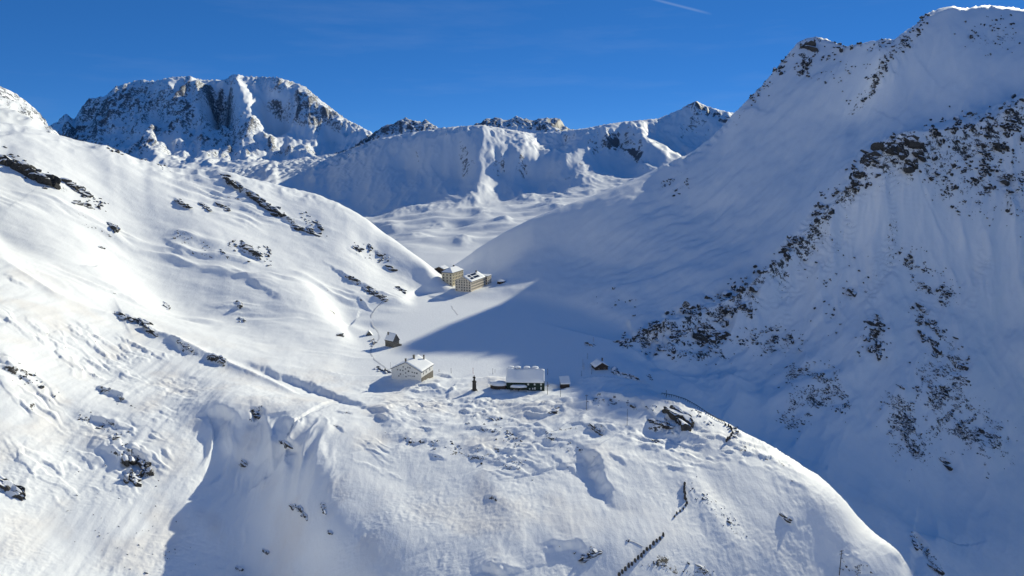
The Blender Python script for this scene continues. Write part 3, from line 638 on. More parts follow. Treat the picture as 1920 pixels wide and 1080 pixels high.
# ------------------------------------------------------------------ object helpers
def simple_mat(name, col, rough=0.8, var=0.25, scale=1.0, bump=0.15, spec=0.3, metal=0.0):
    m, t, b = mat_new(name); N = t.nodes; L = t.links
    tc = N.new('ShaderNodeNewGeometry')
    n = N.new('ShaderNodeTexNoise'); n.inputs['Scale'].default_value = scale; n.inputs['Detail'].default_value = 5
    L.new(tc.outputs['Position'], n.inputs['Vector'])
    r = N.new('ShaderNodeValToRGB'); r.color_ramp.elements[0].position = 0.3; r.color_ramp.elements[1].position = 0.7
    r.color_ramp.elements[0].color = (*[c * (1 - var) for c in col], 1); r.color_ramp.elements[1].color = (*[min(1, c * (1 + var)) for c in col], 1)
    L.new(n.outputs['Fac'], r.inputs[0]); L.new(r.outputs[0], b.inputs['Base Color'])
    b.inputs['Roughness'].default_value = rough; b.inputs['Specular IOR Level'].default_value = spec; b.inputs['Metallic'].default_value = metal
    if bump:
        bp = N.new('ShaderNodeBump'); bp.inputs['Strength'].default_value = bump; bp.inputs['Distance'].default_value = 0.3
        L.new(n.outputs['Fac'], bp.inputs['Height']); L.new(bp.outputs[0], b.inputs['Normal'])
    return m
M = {
 'snow': simple_mat('roof_snow', (0.93, 0.94, 0.94), 0.65, 0.02, 0.5, 0.25, 0.25),
 'beige': simple_mat('beige_render', (0.70, 0.61, 0.48), 0.9, 0.10, 0.4),
 'beige2': simple_mat('pale_yellow_render', (0.74, 0.65, 0.47), 0.9, 0.10, 0.4),
 'white': simple_mat('white_render', (0.72, 0.71, 0.68), 0.9, 0.06, 0.5),
 'stone': simple_mat('rubble_stone', (0.17, 0.155, 0.13), 0.9, 0.5, 1.2, 0.6),
 'slate': simple_mat('dark_roof_edge', (0.05, 0.047, 0.045), 0.7, 0.3, 1.0),
 'green': simple_mat('dark_green_boards', (0.022, 0.04, 0.03), 0.8, 0.3, 1.0),
 'wood': simple_mat('weathered_wood', (0.07, 0.052, 0.04), 0.85, 0.3, 1.5),
 'glass': simple_mat('window_glass', (0.03, 0.033, 0.04), 0.15, 0.2, 1.0, 0, 0.5),
 'frame': simple_mat('window_surround', (0.33, 0.29, 0.23), 0.8, 0.1, 1.0, 0),
 'wframe': simple_mat('white_window_frame', (0.70, 0.70, 0.68), 0.7, 0.05, 1.0, 0),
 'shutter': simple_mat('white_shutter', (0.66, 0.68, 0.66), 0.7, 0.05, 1.0, 0),
 'panel': simple_mat('solar_glass', (0.012, 0.014, 0.022), 0.2, 0.3, 3.0, 0, 0.5),
 'metal': simple_mat('galvanised_metal', (0.20, 0.20, 0.21), 0.5, 0.2, 1.0, 0, 0.5, 0.3),
 'bronze': simple_mat('dark_bronze', (0.025, 0.024, 0.022), 0.5, 0.3, 2.0, 0.2, 0.5, 0.3),
 'pedestal': simple_mat('pedestal_stone', (0.06, 0.056, 0.05), 0.9, 0.3, 1.0, 0.4),
 'pole': simple_mat('tarred_pole', (0.055, 0.045, 0.04), 0.85, 0.3, 1.0, 0),
 'red': simple_mat('red_paint', (0.45, 0.05, 0.04), 0.6, 0.1, 1.0, 0),
 'guard': simple_mat('guard_stone_granite', (0.07, 0.065, 0.06), 0.9, 0.4, 1.5, 0.5),
 'trod': simple_mat('trodden_snow', (0.66, 0.67, 0.69), 0.8, 0.08, 1.0, 0.3, 0.2),
}
def rock_material():
    m, t, b = mat_new('outcrop_rock'); N = t.nodes; L = t.links
    g = N.new('ShaderNodeNewGeometry')
    n = N.new('ShaderNodeTexNoise'); n.inputs['Scale'].default_value = 0.8; n.inputs['Detail'].default_value = 6; n.inputs['Roughness'].default_value = 0.7
    L.new(g.outputs['Position'], n.inputs['Vector'])
    r = N.new('ShaderNodeValToRGB'); r.color_ramp.elements[0].position = 0.3; r.color_ramp.elements[1].position = 0.75
    r.color_ramp.elements[0].color = (0.024, 0.024, 0.024, 1); r.color_ramp.elements[1].color = (0.115, 0.108, 0.098, 1)
    L.new(n.outputs['Fac'], r.inputs[0])
    sx = N.new('ShaderNodeSeparateXYZ'); L.new(g.outputs['Normal'], sx.inputs[0])
    a = N.new('ShaderNodeMath'); a.operation = 'MULTIPLY_ADD'; a.inputs[1].default_value = 0.55; L.new(n.outputs['Fac'], a.inputs[0]); L.new(sx.outputs['Z'], a.inputs[2])
    mr = N.new('ShaderNodeMapRange'); mr.inputs['From Min'].default_value = 0.88; mr.inputs['From Max'].default_value = 0.96; L.new(a.outputs[0], mr.inputs['Value'])
    mx = N.new('ShaderNodeMix'); mx.data_type = 'RGBA'; L.new(mr.outputs[0], mx.inputs[0]); L.new(r.outputs[0], mx.inputs[6]); mx.inputs[7].default_value = (0.86, 0.875, 0.9, 1)
    L.new(mx.outputs[2], b.inputs['Base Color']); b.inputs['Roughness'].default_value = 0.85; b.inputs['Specular IOR Level'].default_value = 0.25
    bp = N.new('ShaderNodeBump'); bp.inputs['Strength'].default_value = 0.6; bp.inputs['Distance'].default_value = 0.5
    L.new(n.outputs['Fac'], bp.inputs['Height']); L.new(bp.outputs[0], b.inputs['Normal'])
    return m
M['rock'] = rock_material()

def mesh_from(name, verts, faces, mats, fmat=None, smooth=False):
    me = bpy.data.meshes.new(name); me.from_pydata([tuple(v) for v in verts], [], [tuple(f) for f in faces])
    for m in (mats if isinstance(mats, (list, tuple)) else [mats]): me.materials.append(m)
    if fmat is not None: me.polygons.foreach_set('material_index', fmat)
    if smooth: me.polygons.foreach_set('use_smooth', [True] * len(me.polygons))
    me.update(); return me
def link(name, me, parent=None, loc=(0, 0, 0), rz=0.0):
    o = bpy.data.objects.new(name, me); COL.objects.link(o); o.location = loc; o.rotation_euler = (0, 0, rz)
    if parent is not None: o.parent = parent
    return o
def tag(o, label, cat, group=None):
    o['label'] = label; o['category'] = cat
    if group: o['group'] = group
    return o
def thing(name, label, cat, loc, rz=0.0, group=None):
    return tag(link(name, None, None, loc, rz), label, cat, group)
class MB:
    """collects boxes, prisms and tubes into one mesh"""
    def __init__(s): s.v, s.f, s.m = [], [], []
    def add(s, v, f, mi=0):
        n = len(s.v); s.v += [tuple(q) for q in v]; s.f += [tuple(i + n for i in q) for q in f]; s.m += [mi] * len(f); return s
    def box(s, x0, x1, y0, y1, z0, z1, mi=0):
        v = [(x0, y0, z0), (x1, y0, z0), (x1, y1, z0), (x0, y1, z0), (x0, y0, z1), (x1, y0, z1), (x1, y1, z1), (x0, y1, z1)]
        return s.add(v, [(0, 3, 2, 1), (4, 5, 6, 7), (0, 1, 5, 4), (1, 2, 6, 5), (2, 3, 7, 6), (3, 0, 4, 7)], mi)
    def extr(s, prof, y0, y1, mi=0):
        """profile of (x, z) pulled along y"""
        n = len(prof); v = [(x, y0, z) for x, z in prof] + [(x, y1, z) for x, z in prof]
        f = [tuple(range(n)), tuple(range(2 * n - 1, n - 1, -1))] + [(i, i + n, (i + 1) % n + n, (i + 1) % n) for i in range(n)]
        return s.add(v, [q[::-1] for q in f], mi)
    def tube(s, p, q, r0, r1, n=8, mi=0):
        p, q = Vector(p), Vector(q); d = (q - p).normalized(); u = d.orthogonal().normalized(); w2 = d.cross(u)
        v = []
        for c, r in ((p, r0), (q, r1)):
            for k in range(n):
                t = 2 * math.pi * k / n; v.append(c + (u * math.cos(t) + w2 * math.sin(t)) * r)
        f = [(k, (k + 1) % n, (k + 1) % n + n, k + n) for k in range(n)] + [tuple(range(n - 1, -1, -1)), tuple(range(n, 2 * n))]
        return s.add(v, f, mi)
    def loft(s, rings, n=14, mi=0):
        """rings of (cx, cy, z, rx, ry)"""
        v = []
        for cx, cy, z, rx, ry in rings:
            for k in range(n):
                t = 2 * math.pi * k / n; v.append((cx + rx * math.cos(t), cy + ry * math.sin(t), z))
        f = [(i * n + k, i * n + (k + 1) % n, (i + 1) * n + (k + 1) % n, (i + 1) * n + k) for i in range(len(rings) - 1) for k in range(n)]
        f += [tuple(range(n - 1, -1, -1)), tuple(range((len(rings) - 1) * n, len(rings) * n))]
        return s.add(v, f, mi)
    def mesh(s, name, mats, smooth=False): return mesh_from(name, s.v, s.f, mats, s.m, smooth)
    def part(s, name, mats, parent, smooth=False): return link(name, s.mesh(name, mats, smooth), parent)

# a window: surround proud of the wall, pane set in it; drawn in the x-z plane looking to -y
_wm = {}
def window_mesh(wd, ht, fm, pm, cross=True):
    key = (round(wd, 2), round(ht, 2), fm, pm)
    if key not in _wm:
        b = MB(); t = 0.16
        b.box(-wd / 2 - t, wd / 2 + t, -0.10, 0.02, ht, ht + t); b.box(-wd / 2 - t, wd / 2 + t, -0.14, 0.02, -t, 0)
        b.box(-wd / 2 - t, -wd / 2, -0.10, 0.02, 0, ht); b.box(wd / 2, wd / 2 + t, -0.10, 0.02, 0, ht)
        b.box(-wd / 2, wd / 2, -0.03, 0.02, 0, ht, 1)
        if cross: b.box(-0.04, 0.04, -0.06, 0.0, 0, ht)
        _wm[key] = b.mesh('window', [M[fm], M[pm]])
    return _wm[key]
def put_window(parent, x, y, z, rz, wd=1.1, ht=1.5, fm='frame', pm='glass'):
    return link('window', window_mesh(wd, ht, fm, pm), parent, (x, y, z), rz)
def snow_roof(parent, W_, L_, he, ha, over=0.6, th=0.55, edge='slate', name='roof'):
    """gable roof over walls W_ (x) by L_ (y): a dark roof shell with a blanket of snow as its sub-part"""
    k = (ha - he) / (W_ / 2); ox = W_ / 2 + over; ze = he - over * k
    b = MB(); t0 = 0.30
    b.extr([(-ox, ze), (0, ha), (ox, ze), (ox, ze + t0), (0, ha + t0), (-ox, ze + t0)], -L_ / 2 - over, L_ / 2 + over)
    r = b.part(name, M[edge], parent)
    b = MB(); i = 0.10; n = 9; t = [j / (n - 1) for j in range(n)]; rr = random.Random(int(W_ * 10 + L_))
    vs, fs = [], []
    ys = [(-L_ / 2 - over + i) + (L_ + 2 * over - 2 * i) * j / 12 for j in range(13)]
    xs = [-ox + i + (2 * ox - 2 * i) * j / 16 for j in range(17)]
    def zt(x): return ha + t0 + 0.004 - abs(x) * k
    for yy in ys:
        for x in xs:
            edge_ = x in (xs[0], xs[-1]) or yy in (ys[0], ys[-1])
            vs.append((x, yy, zt(x) + (0.12 if edge_ else th * (0.8 + 0.4 * rr.random()) - 0.25 * th * (abs(x) < 1))))
    nx_ = len(xs)
    fs = [(r0 * nx_ + c, r0 * nx_ + c + 1, (r0 + 1) * nx_ + c + 1, (r0 + 1) * nx_ + c) for r0 in range(12) for c in range(nx_ - 1)]
    nb = len(vs)
    for yy in ys:
        for x in xs: vs.append((x, yy, zt(x)))
    fs += [tuple(q + nb for q in f[::-1]) for f in fs]
    for c in range(nx_ - 1):
        fs.append((c, c + nb, c + 1 + nb, c + 1)); o2 = 12 * nx_; fs.append((o2 + c + 1, o2 + c + 1 + nb, o2 + c + nb, o2 + c))
    for r0 in range(12):
        p, q = r0 * nx_, (r0 + 1) * nx_; fs.append((q, q + nb, p + nb, p)); p, q = p + nx_ - 1, q + nx_ - 1; fs.append((p, p + nb, q + nb, q))
    link('snow_blanket', mesh_from('snow_blanket', vs, fs, M['snow'], smooth=True), r)
    return r
def gable_walls(parent, W_, L_, he, ha, mat, base=-7.0, name='wall'):
    b = MB(); b.extr([(-W_ / 2, base), (-W_ / 2, he), (0, ha), (W_ / 2, he), (W_ / 2, base)][::-1], -L_ / 2, L_ / 2)
    return b.part(name, mat, parent)
def chimney(parent, x, y, z0, z1, wd=0.9):
    b = MB(); b.box(x - wd / 2, x + wd / 2, y - wd / 2, y + wd / 2, z0, z1); b.box(x - wd * .65, x + wd * .65, y - wd * .65, y + wd * .65, z1, z1 + 0.25)
    return b.part('chimney', M['stone'], parent)

# ------------------------------------------------------------------ hospice, the long gabled block
def yaw(deg): return rad(deg)
c = LK(868, 546); SC = c.y / FPX
print('hospice at', c, 'm per px', SC)
rz = yaw(-23)
def back(c, rz, L_, z=None):
    """centre of a block whose front face is centred on c"""
    return (c.x + math.sin(-rz) * L_ / 2 * -1 * -1, c.y + math.cos(rz) * L_ / 2, c.z if z is None else z)
W_, L_, he, ha = 20.0, 38.0, 12.0, 17.5
dirx, diry = math.sin(-rz), math.cos(-rz)
h1 = thing('hospice_building', 'long beige gabled hospice block with dark solar panels on its snowy roof', 'building', (c.x + dirx * L_ / 2, c.y + diry * L_ / 2, c.z), rz)
gable_walls(h1, W_, L_, he, ha, M['beige'])
r = snow_roof(h1, W_, L_, he, ha, 0.5, 0.5)
for row, zz in enumerate((1.2, 4.2, 7.2, 10.0)):
    for k in range(6):
        if row == 0 and k == 1: continue
        put_window(h1, -W_ / 2 + 1.9 + k * (W_ - 3.8) / 5, -L_ / 2, zz, 0, 1.15, 1.5)
for k in range(4): put_window(h1, -4.2 + k * 2.8, -L_ / 2, 12.3, 0, 1.05, 1.3)
for k in range(2): put_window(h1, -1.3 + k * 2.6, -L_ / 2, 14.6, 0, 0.9, 1.1)
for row, zz in enumerate((2.6, 5.6, 8.8)):
    for k in range(13): put_window(h1, W_ / 2, -L_ / 2 + 2.2 + k * (L_ - 4.4) / 12, zz, math.pi / 2, 1.1, 1.5)
kk = (ha - he) / (W_ / 2)
for (y0, y1, x0, x1) in ((-12.5, -6.0, 1.6, 4.4), (-3.8, 9.5, 1.2, 4.0), (-13.0, -6.5, 5.4, 8.2), (-4.5, 9.0, 5.2, 8.0)):
    n = max(2, int((y1 - y0) / 3.2)); st = (y1 - y0) / n
    for q in range(n):
        b = MB(); ya, yb = y0 + q * st, y0 + (q + 1) * st - 0.25
        z = lambda x: ha + 0.30 + 0.72 - x * kk
        b.add([(x0, ya, z(x0)), (x1, ya, z(x1)), (x1, yb, z(x1)), (x0, yb, z(x0)), (x0, ya, z(x0) + .12), (x1, ya, z(x1) + .12), (x1, yb, z(x1) + .12), (x0, yb, z(x0) + .12)],
              [(0, 3, 2, 1), (4, 5, 6, 7), (0, 1, 5, 4), (1, 2, 6, 5), (2, 3, 7, 6), (3, 0, 4, 7)])
        b.part('solar_panel', M['panel'], h1)
chimney(h1, 0.8, 13.5, ha - 1, ha + 2.0, 1.3)
# its lower end block
e1 = thing('end_block', 'short beige end block with flat snowy roof beyond the solar panel building', 'building', (c.x + dirx * (L_ + 5.6) + 3.2, c.y + diry * (L_ + 5.6), c.z), rz)
b = MB(); b.box(-6, 9, -5, 6, -7, 12.2); b.part('wall', M['beige'], e1)
b = MB(); b.box(-6.4, 9.4, -5.4, 6.4, 12.2, 12.5); b.part('roof', M['slate'], e1)
b = MB(); b.box(-6.2, 9.2, -5.2, 6.2, 12.5, 13.2); b.part('snow_blanket', M['snow'], e1)
for zz in (3.2, 6.2, 9.2):
    for k in range(2): put_window(e1, 9, -2 + k * 4, zz, math.pi / 2, 1.1, 1.5)
    put_window(e1, 7.4, -5, zz, 0, 1.0, 1.5)

# ------------------------------------------------------------------ hospice, the hip-roofed block
c2 = LK(833, 541); rz2 = yaw(-24)
W2, L2, H2, T2 = 14.5, 27.0, 14.5, 5.0
dx2, dy2 = math.sin(-rz2), math.cos(-rz2)
h2 = thing('hip_roof_building', 'pale yellow hospice block with snowy hipped roof, left of the solar panel building', 'building', (c2.x + 8 + dx2 * L2 / 2 - 8 + 2, c2.y + 18 + dy2 * L2 / 2, c2.z + 0.5), rz2)
b = MB(); b.box(-W2 / 2, W2 / 2, -L2 / 2, L2 / 2, -8, H2); b.part('wall', M['beige2'], h2)
def hip(o, x, y, z, rise, ins):
    return [(-x, -y, z), (x, -y, z), (x, y, z), (-x, y, z), (-ins, -y + x - ins, z + rise), (ins, -y + x - ins, z + rise), (ins, y - x + ins, z + rise), (-ins, y - x + ins, z + rise)]
HF = [(0, 3, 2, 1), (4, 5, 6, 7), (0, 1, 5, 4), (1, 2, 6, 5), (2, 3, 7, 6), (3, 0, 4, 7)]
r = link('roof', mesh_from('roof', hip(0, W2 / 2 + .7, L2 / 2 + .7, H2, T2, 1.2), HF, M['slate']), h2)
link('snow_blanket', mesh_from('snow_blanket', [(x, y, z + 0.55) for x, y, z in hip(0, W2 / 2 + .45, L2 / 2 + .45, H2, T2, 1.1)], HF, M['snow']), r)
b = MB(); b.box(-0.8, 0.8, 2, 3.6, H2 + T2, H2 + T2 + 2.0); b.part('chimney', M['slate'], r)
for zz in (0.8, 4.2, 7.7, 11.2):
    for k in range(3): put_window(h2, -W2 / 2 + 2.6 + k * (W2 - 5.2) / 2, -L2 / 2, zz, 0, 1.25, 1.7)
    for k in range(7): put_window(h2, W2 / 2, -L2 / 2 + 2.2 + k * (L2 - 4.4) / 6, zz, math.pi / 2, 1.15, 1.7)
c3 = LK(812, 528)
h3 = thing('low_annex', 'low wooden annex under a snowy roof behind the hipped block', 'building', (c3.x + 3, c3.y + 62, c3.z + 1.0), yaw(-20))
gable_walls(h3, 12, 15, 5.0, 7.6, M['wood']); snow_roof(h3, 12, 15, 5.0, 7.6, 0.6, 0.5)
put_window(h3, -2.5, -7.5, 2.2, 0, 1.0, 1.2); put_window(h3, 2.5, -7.5, 2.2, 0, 1.0, 1.2)
# snow-buried garage at the right of the hospice
c4 = LK(940, 531)
g4 = thing('buried_garage', 'low dark garage almost buried in snow right of the hospice', 'building', (c4.x, c4.y + 3, c4.z - 0.5), yaw(35))
b = MB(); b.box(-4, 4, -3, 3, -3, 3.0); b.part('wall', M['wood'], g4)
b = MB(); b.loft([(0, 0, 2.9, 5.2, 4.2), (0, 0, 3.5, 5.0, 4.0), (0, 0.2, 4.2, 3.6, 3.0), (0, 0.2, 4.5, 1.5, 1.2)], 16); b.part('snow_blanket', M['snow'], g4, True)
b = MB(); b.box(-1.5, 1.5, -3.08, -3.0, -1, 2.2); b.part('door', M['slate'], g4)

# ------------------------------------------------------------------ white gabled hotel
c = LK(760, 712); rz = yaw(-19); W_, L_, he, ha = 22.5, 18.0, 6.2, 11.6
dx, dy = math.sin(-rz), math.cos(-rz)
ho = thing('gabled_hotel', 'white gabled hotel with rows of small dark windows and chimneys', 'building', (c.x + dx * L_ / 2, c.y + dy * L_ / 2, c.z + 0.3), rz)
gable_walls(ho, W_, L_, he, ha, M['white']); r = snow_roof(ho, W_, L_, he, ha, 0.7, 0.5)
b = MB(); b.box(W_ / 2, W_ / 2 + 0.15, -L_ / 2 - 0.0, L_ / 2, -5, 2.0); b.part('stone_base', M['stone'], ho)
for x, z, a_ in ((-2.1, 9.3, 1.0), (1.4, 9.2, 1.0), (3.0, 9.1, 1.0), (-.4, 8.0, 1.0), (-6.4, 6.9, 1.0), (-4.4, 6.8, 1.0), (-2.4, 6.7, 1.0), (1.8, 6.5, 1.3), (4.6, 6.2, 1.0), (6.3, 6.0, 1.0), (8.0, 5.7, 1.2), (-.4, 5.2, 1.0), (-4.3, 4.0, 1.1), (-2.3, 4.0, .6), (2.0, 3.7, .6), (3.4, 3.7, .6), (4.7, 3.6, .6), (6.0, 3.5, 1.0), (-5.6, 2.6, 1.0), (-.2, 2.6, 1.0)):
    put_window(ho, x, -L_ / 2, z - 1.4, 0, 0.9 * a_, 0.95 * a_, 'wframe')
for y in (-5.5, -1.5): put_window(ho, W_ / 2, y, 3.4, math.pi / 2, 1.1, 1.5, 'wframe')
put_window(ho, W_ / 2, 4.0, 3.4, math.pi / 2, 1.1, 1.5, 'wframe')
chimney(ho, -0.6, -L_ / 2 + 1.0, ha - 1, ha + 2.2); chimney(ho, 1.2, 0.5, ha - 1, ha + 2.6, 1.1); chimney(ho, 5.2, 7.6, ha - 3, ha + 1.0, 0.8)

# ------------------------------------------------------------------ tall stone house
c = LK(735, 650); rz = yaw(37); W_, L_, he, ha = 9.0, 6.6, 6.2, 10.8
st = thing('stone_house', 'tall narrow stone house with steep snowy roof beside the frozen lake', 'building', (c.x - 0.5, c.y + 3.5, c.z - 0.3), yaw(55))
gable_walls(st, 7.0, 9.0, 5.8, 11.0, M['stone']); r = snow_roof(st, 7.0, 9.0, 5.8, 11.0, 0.4, 0.35)
for x, z in ((-1.4, 1.5), (1.4, 1.5), (-1.3, 4.5), (1.3, 4.5), (0, 7.4)): put_window(st, x, -4.5, z, 0, 0.8, 1.2)
for y in (-2.2, 2.0): put_window(st, -3.5, y, 3.2, -math.pi / 2, 0.8, 1.1)
chimney(st, -1.2, 3.0, 9.0, 11.8, 0.8)
b = MB(); b.box(3.5, 5.6, -5.2, -1.5, -3, 1.6); b.part('terrace_wall', M['stone'], st)
c = LK(691, 629)
gb = thing('buried_hut', 'stone gable tip of a hut buried in the snow', 'hut', (c.x, c.y + 2, c.z - 2.6), yaw(12))
gable_walls(gb, 6.4, 5.0, 2.0, 6.2, M['stone'], -3); snow_roof(gb, 6.4, 5.0, 2.0, 6.2, 0.2, 0.5)

# ------------------------------------------------------------------ customs house with the snow-laden roof
c = LK(983, 731); W_, L_ = 24.5, 13.0
cu = thing('customs_house', 'dark green boarded house under a deep snow roof beside the statue', 'building', (c.x + 0.6, c.y + L_ / 2 + 0.5, c.z - 0.4), yaw(-2))
he, ha = 6.4, 12.2
b = MB(); v = [(-L_ / 2, -7), (-L_ / 2, he), (0, ha), (L_ / 2, he), (L_ / 2, -7)]
b.add([(-W_ / 2, y, z) for y, z in v] + [(W_ / 2, y, z) for y, z in v], [(0, 1, 2, 3, 4), (9, 8, 7, 6, 5), (0, 5, 6, 1), (1, 6, 7, 2), (2, 7, 8, 3), (3, 8, 9, 4), (4, 9, 5, 0)]); b.part('wall', M['green'], cu)
rt = link('roof', None, cu); bpy.data.objects.remove(rt)
class _H: pass
hold = link('roof', MB().box(-W_ / 2 - .3, W_ / 2 + .3, -0.15, 0.15, ha + 0.0, ha + 0.3).mesh('roof', M['slate']), cu)
vs = []; nxx, nyy = 25, 15; fs = []; rr = random.Random(4)
def roofz(y): return ha + 0.05 - abs(y) * (ha - he) / (L_ / 2)
for top in (1, 0):
    for j in range(nyy):
        y = -L_ / 2 - 0.9 + (L_ + 1.8) * j / (nyy - 1)
        for i in range(nxx):
            x = -W_ / 2 - 0.4 + (W_ + 0.8) * i / (nxx - 1)
            ed = i in (0, nxx - 1) or j in (0, nyy - 1)
            th = 0.0 if not top else (0.35 if ed else 0.75 + 0.35 * math.sin(x * 0.35 + y * 0.2) + 0.15 * rr.random() + (0.5 if x < -7 and y < 0 else 0))
            vs.append((x, y, roofz(y) + 0.02 + th))
n1_ = nxx * nyy
for j in range(nyy - 1):
    for i in range(nxx - 1):
        q = (j * nxx + i, j * nxx + i + 1, (j + 1) * nxx + i + 1, (j + 1) * nxx + i); fs.append(q); fs.append(tuple(k + n1_ for k in q[::-1]))
for i in range(nxx - 1):
    fs.append((i, i + n1_, i + 1 + n1_, i + 1)); o2 = (nyy - 1) * nxx; fs.append((o2 + i + 1, o2 + i + 1 + n1_, o2 + i + n1_, o2 + i))
for j in range(nyy - 1):
    p, q = j * nxx, (j + 1) * nxx; fs.append((q, q + n1_, p + n1_, p)); p, q = p + nxx - 1, q + nxx - 1; fs.append((p, p + n1_, q + n1_, q))
link('snow_blanket', mesh_from('snow_blanket', vs, fs, M['snow'], smooth=True), hold)
b = MB(); b.box(W_ / 2 - 0.05, W_ / 2 + 0.45, -L_ / 2 - 0.9, -L_ / 2 - 0.6, -6, he + 0.2); b.part('corner_post', M['green'], cu)
for x in (2.0, 6.2, 10.4): put_window(cu, x, -L_ / 2, 3.9, 0, 0.75, 0.95, 'shutter', 'shutter')
for x, hh in ((3.0, .6), (5.0, .8), (6.4, 1.2), (10.4, 1.5)): put_window(cu, x, -L_ / 2, 1.0, 0, 0.55, hh, 'shutter', 'shutter')
b = MB(); b.box(-9.5, 1.0, -L_ / 2 - 3.0, -L_ / 2, 2.6, 2.9); pc = b.part('porch_roof', M['slate'], cu)
b = MB(); b.loft([(-4.2, -L_ / 2 - 1.5, 2.905, 5.6, 1.8), (-4.2, -L_ / 2 - 1.5, 3.7, 5.3, 1.6), (-4.2, -L_ / 2 - 1.3, 4.3, 4.2, 1.0)], 20); b.part('snow_blanket', M['snow'], pc, True)
for x in (-9.2, -4.2, 0.7):
    b = MB(); b.tube((x, -L_ / 2 - 2.8, -4), (x, -L_ / 2 - 2.8, 2.6), 0.12, 0.12); b.part('porch_post', M['wood'], cu)
for k, x in enumerate((-9.5, -5.2, 1.0, 6.5)):
    b = MB(); b.box(x - 1.6, x + 1.6, 0.8, 3.8, ha - 3.0, ha + 0.7); d = b.part('dormer', M['green'], cu)
    b = MB(); b.loft([(x, 2.3, ha + 0.705, 2.3, 2.1), (x, 2.3, ha + 1.3, 2.1, 1.9), (x, 2.3, ha + 1.6, 1.2, 1.0)], 12); b.part('snow_cap', M['snow'], d, True)
# snowed-up lean-to at the left of it
c = LK(930, 728)
lt = thing('lean_to_shed', 'snow-covered lean-to with open side drawn dark left of the green house', 'shed', (c.x + 1, c.y + 5, c.z - 0.2), yaw(-10))
b = MB(); b.box(-4.5, 5.5, -2.5, 3.5, -4, 2.6); b.part('wall', M['wood'], lt)
b = MB(); b.loft([(0.4, 0.4, 2.5, 6.3, 4.2), (0.4, 0.4, 3.2, 6.2, 4.0), (0.8, 0.4, 4.1, 4.4, 2.8), (1, 0.4, 4.5, 1.8, 1.2)], 18); b.part('snow_blanket', M['snow'], lt, True)
b = MB(); b.box(-2.5, 0.5, -2.58, -2.5, -1, 2.0); b.part('dark_opening_sheet', M['slate'], lt)  # dark sheet on the wall, drawn for the shade inside an open side

# ------------------------------------------------------------------ huts right of the customs house
c = LK(1058, 727)
hu = thing('small_hut', 'small dark wooden hut with snowy pent roof in the shade edge', 'hut', (c.x, c.y + 2.2, c.z - 0.5), yaw(6))
b = MB(); b.box(-2.9, 2.9, -2.2, 2.2, -4, 3.8); b.part('wall', M['wood'], hu)
b = MB(); b.add([(-3.3, -2.8, 3.4), (3.3, -2.8, 3.4), (3.3, 2.8, 6.4), (-3.3, 2.8, 6.4), (-3.3, -2.8, 4.2), (3.3, -2.8, 4.2), (3.3, 2.8, 7.3), (-3.3, 2.8, 7.3)], HF); b.part('snow_roof', M['snow'], hu)
b = MB(); b.box(0.4, 1.5, -2.28, -2.2, -1, 2.2); b.part('door', M['slate'], hu)
c = LK(1124, 692)
hs = thing('shaded_chalet', 'dark chalet in the shade with broad snowy gable roof and chimney', 'hut', (c.x, c.y + 4, c.z - 1.2), yaw(12))
gable_walls(hs, 9.5, 9.0, 3.6, 6.4, M['wood']); snow_roof(hs, 9.5, 9.0, 3.6, 6.4, 0.9, 0.8); chimney(hs, 2.2, 1.0, 4.5, 8.2, 0.9)
for x in (-2.2, 2.2): put_window(hs, x, -4.5, 1.6, 0, 0.8, 0.9)

# ------------------------------------------------------------------ statue on its pedestal
c = LK(889, 731)
sta = thing('statue_monument', 'dark robed figure on a tall tapering stone pedestal in the snow', 'statue', (c.x, c.y, c.z - 0.4), yaw(10))
b = MB()
def sq(a0, z0, a1, z1): b.add([(-a0, -a0, z0), (a0, -a0, z0), (a0, a0, z0), (-a0, a0, z0), (-a1, -a1, z1), (a1, -a1, z1), (a1, a1, z1), (-a1, a1, z1)], HF)
sq(1.35, -3, 1.05, 5.9); pe = b.part('pedestal', M['pedestal'], sta)
b = MB(); sq(1.05, 5.9, 1.35, 6.2); sq(1.35, 6.2, 1.3, 6.55); b.part('cornice', M['pedestal'], pe)
b = MB(); sq(2.0, -3, 1.9, 0.55); b.part('plinth', M['pedestal'], pe)
b = MB(); b.loft([(0, 0, 6.55, .72, .62), (0, 0, 7.2, .60, .50), (0, 0, 8.2, .52, .42), (0, 0, 9.0, .60, .44), (0, 0, 9.5, .66, .42), (0, 0, 9.75, .45, .34), (0, 0, 9.85, .17, .17), (0, 0, 9.98, .19, .2), (0, -.02, 10.15, .25, .27), (0, -.02, 10.35, .26, .28), (0, 0, 10.55, .18, .2), (0, 0, 10.62, .06, .07)], 16)
b.tube((-.55, 0, 9.45), (-.95, -.25, 9.0), .2, .17); b.tube((-.95, -.25, 9.0), (-.85, -.6, 9.7), .17, .11)
b.tube((.58, 0, 9.45), (.8, -.1, 8.7), .2, .17); b.tube((.8, -.1, 8.7), (.45, -.5, 8.5), .17, .12)
b.part('figure', M['bronze'], sta, True)
b = MB(); b.tube((-.85, -.62, 7.0), (-.85, -.62, 10.6), .06, .05); b.part('staff', M['bronze'], sta)

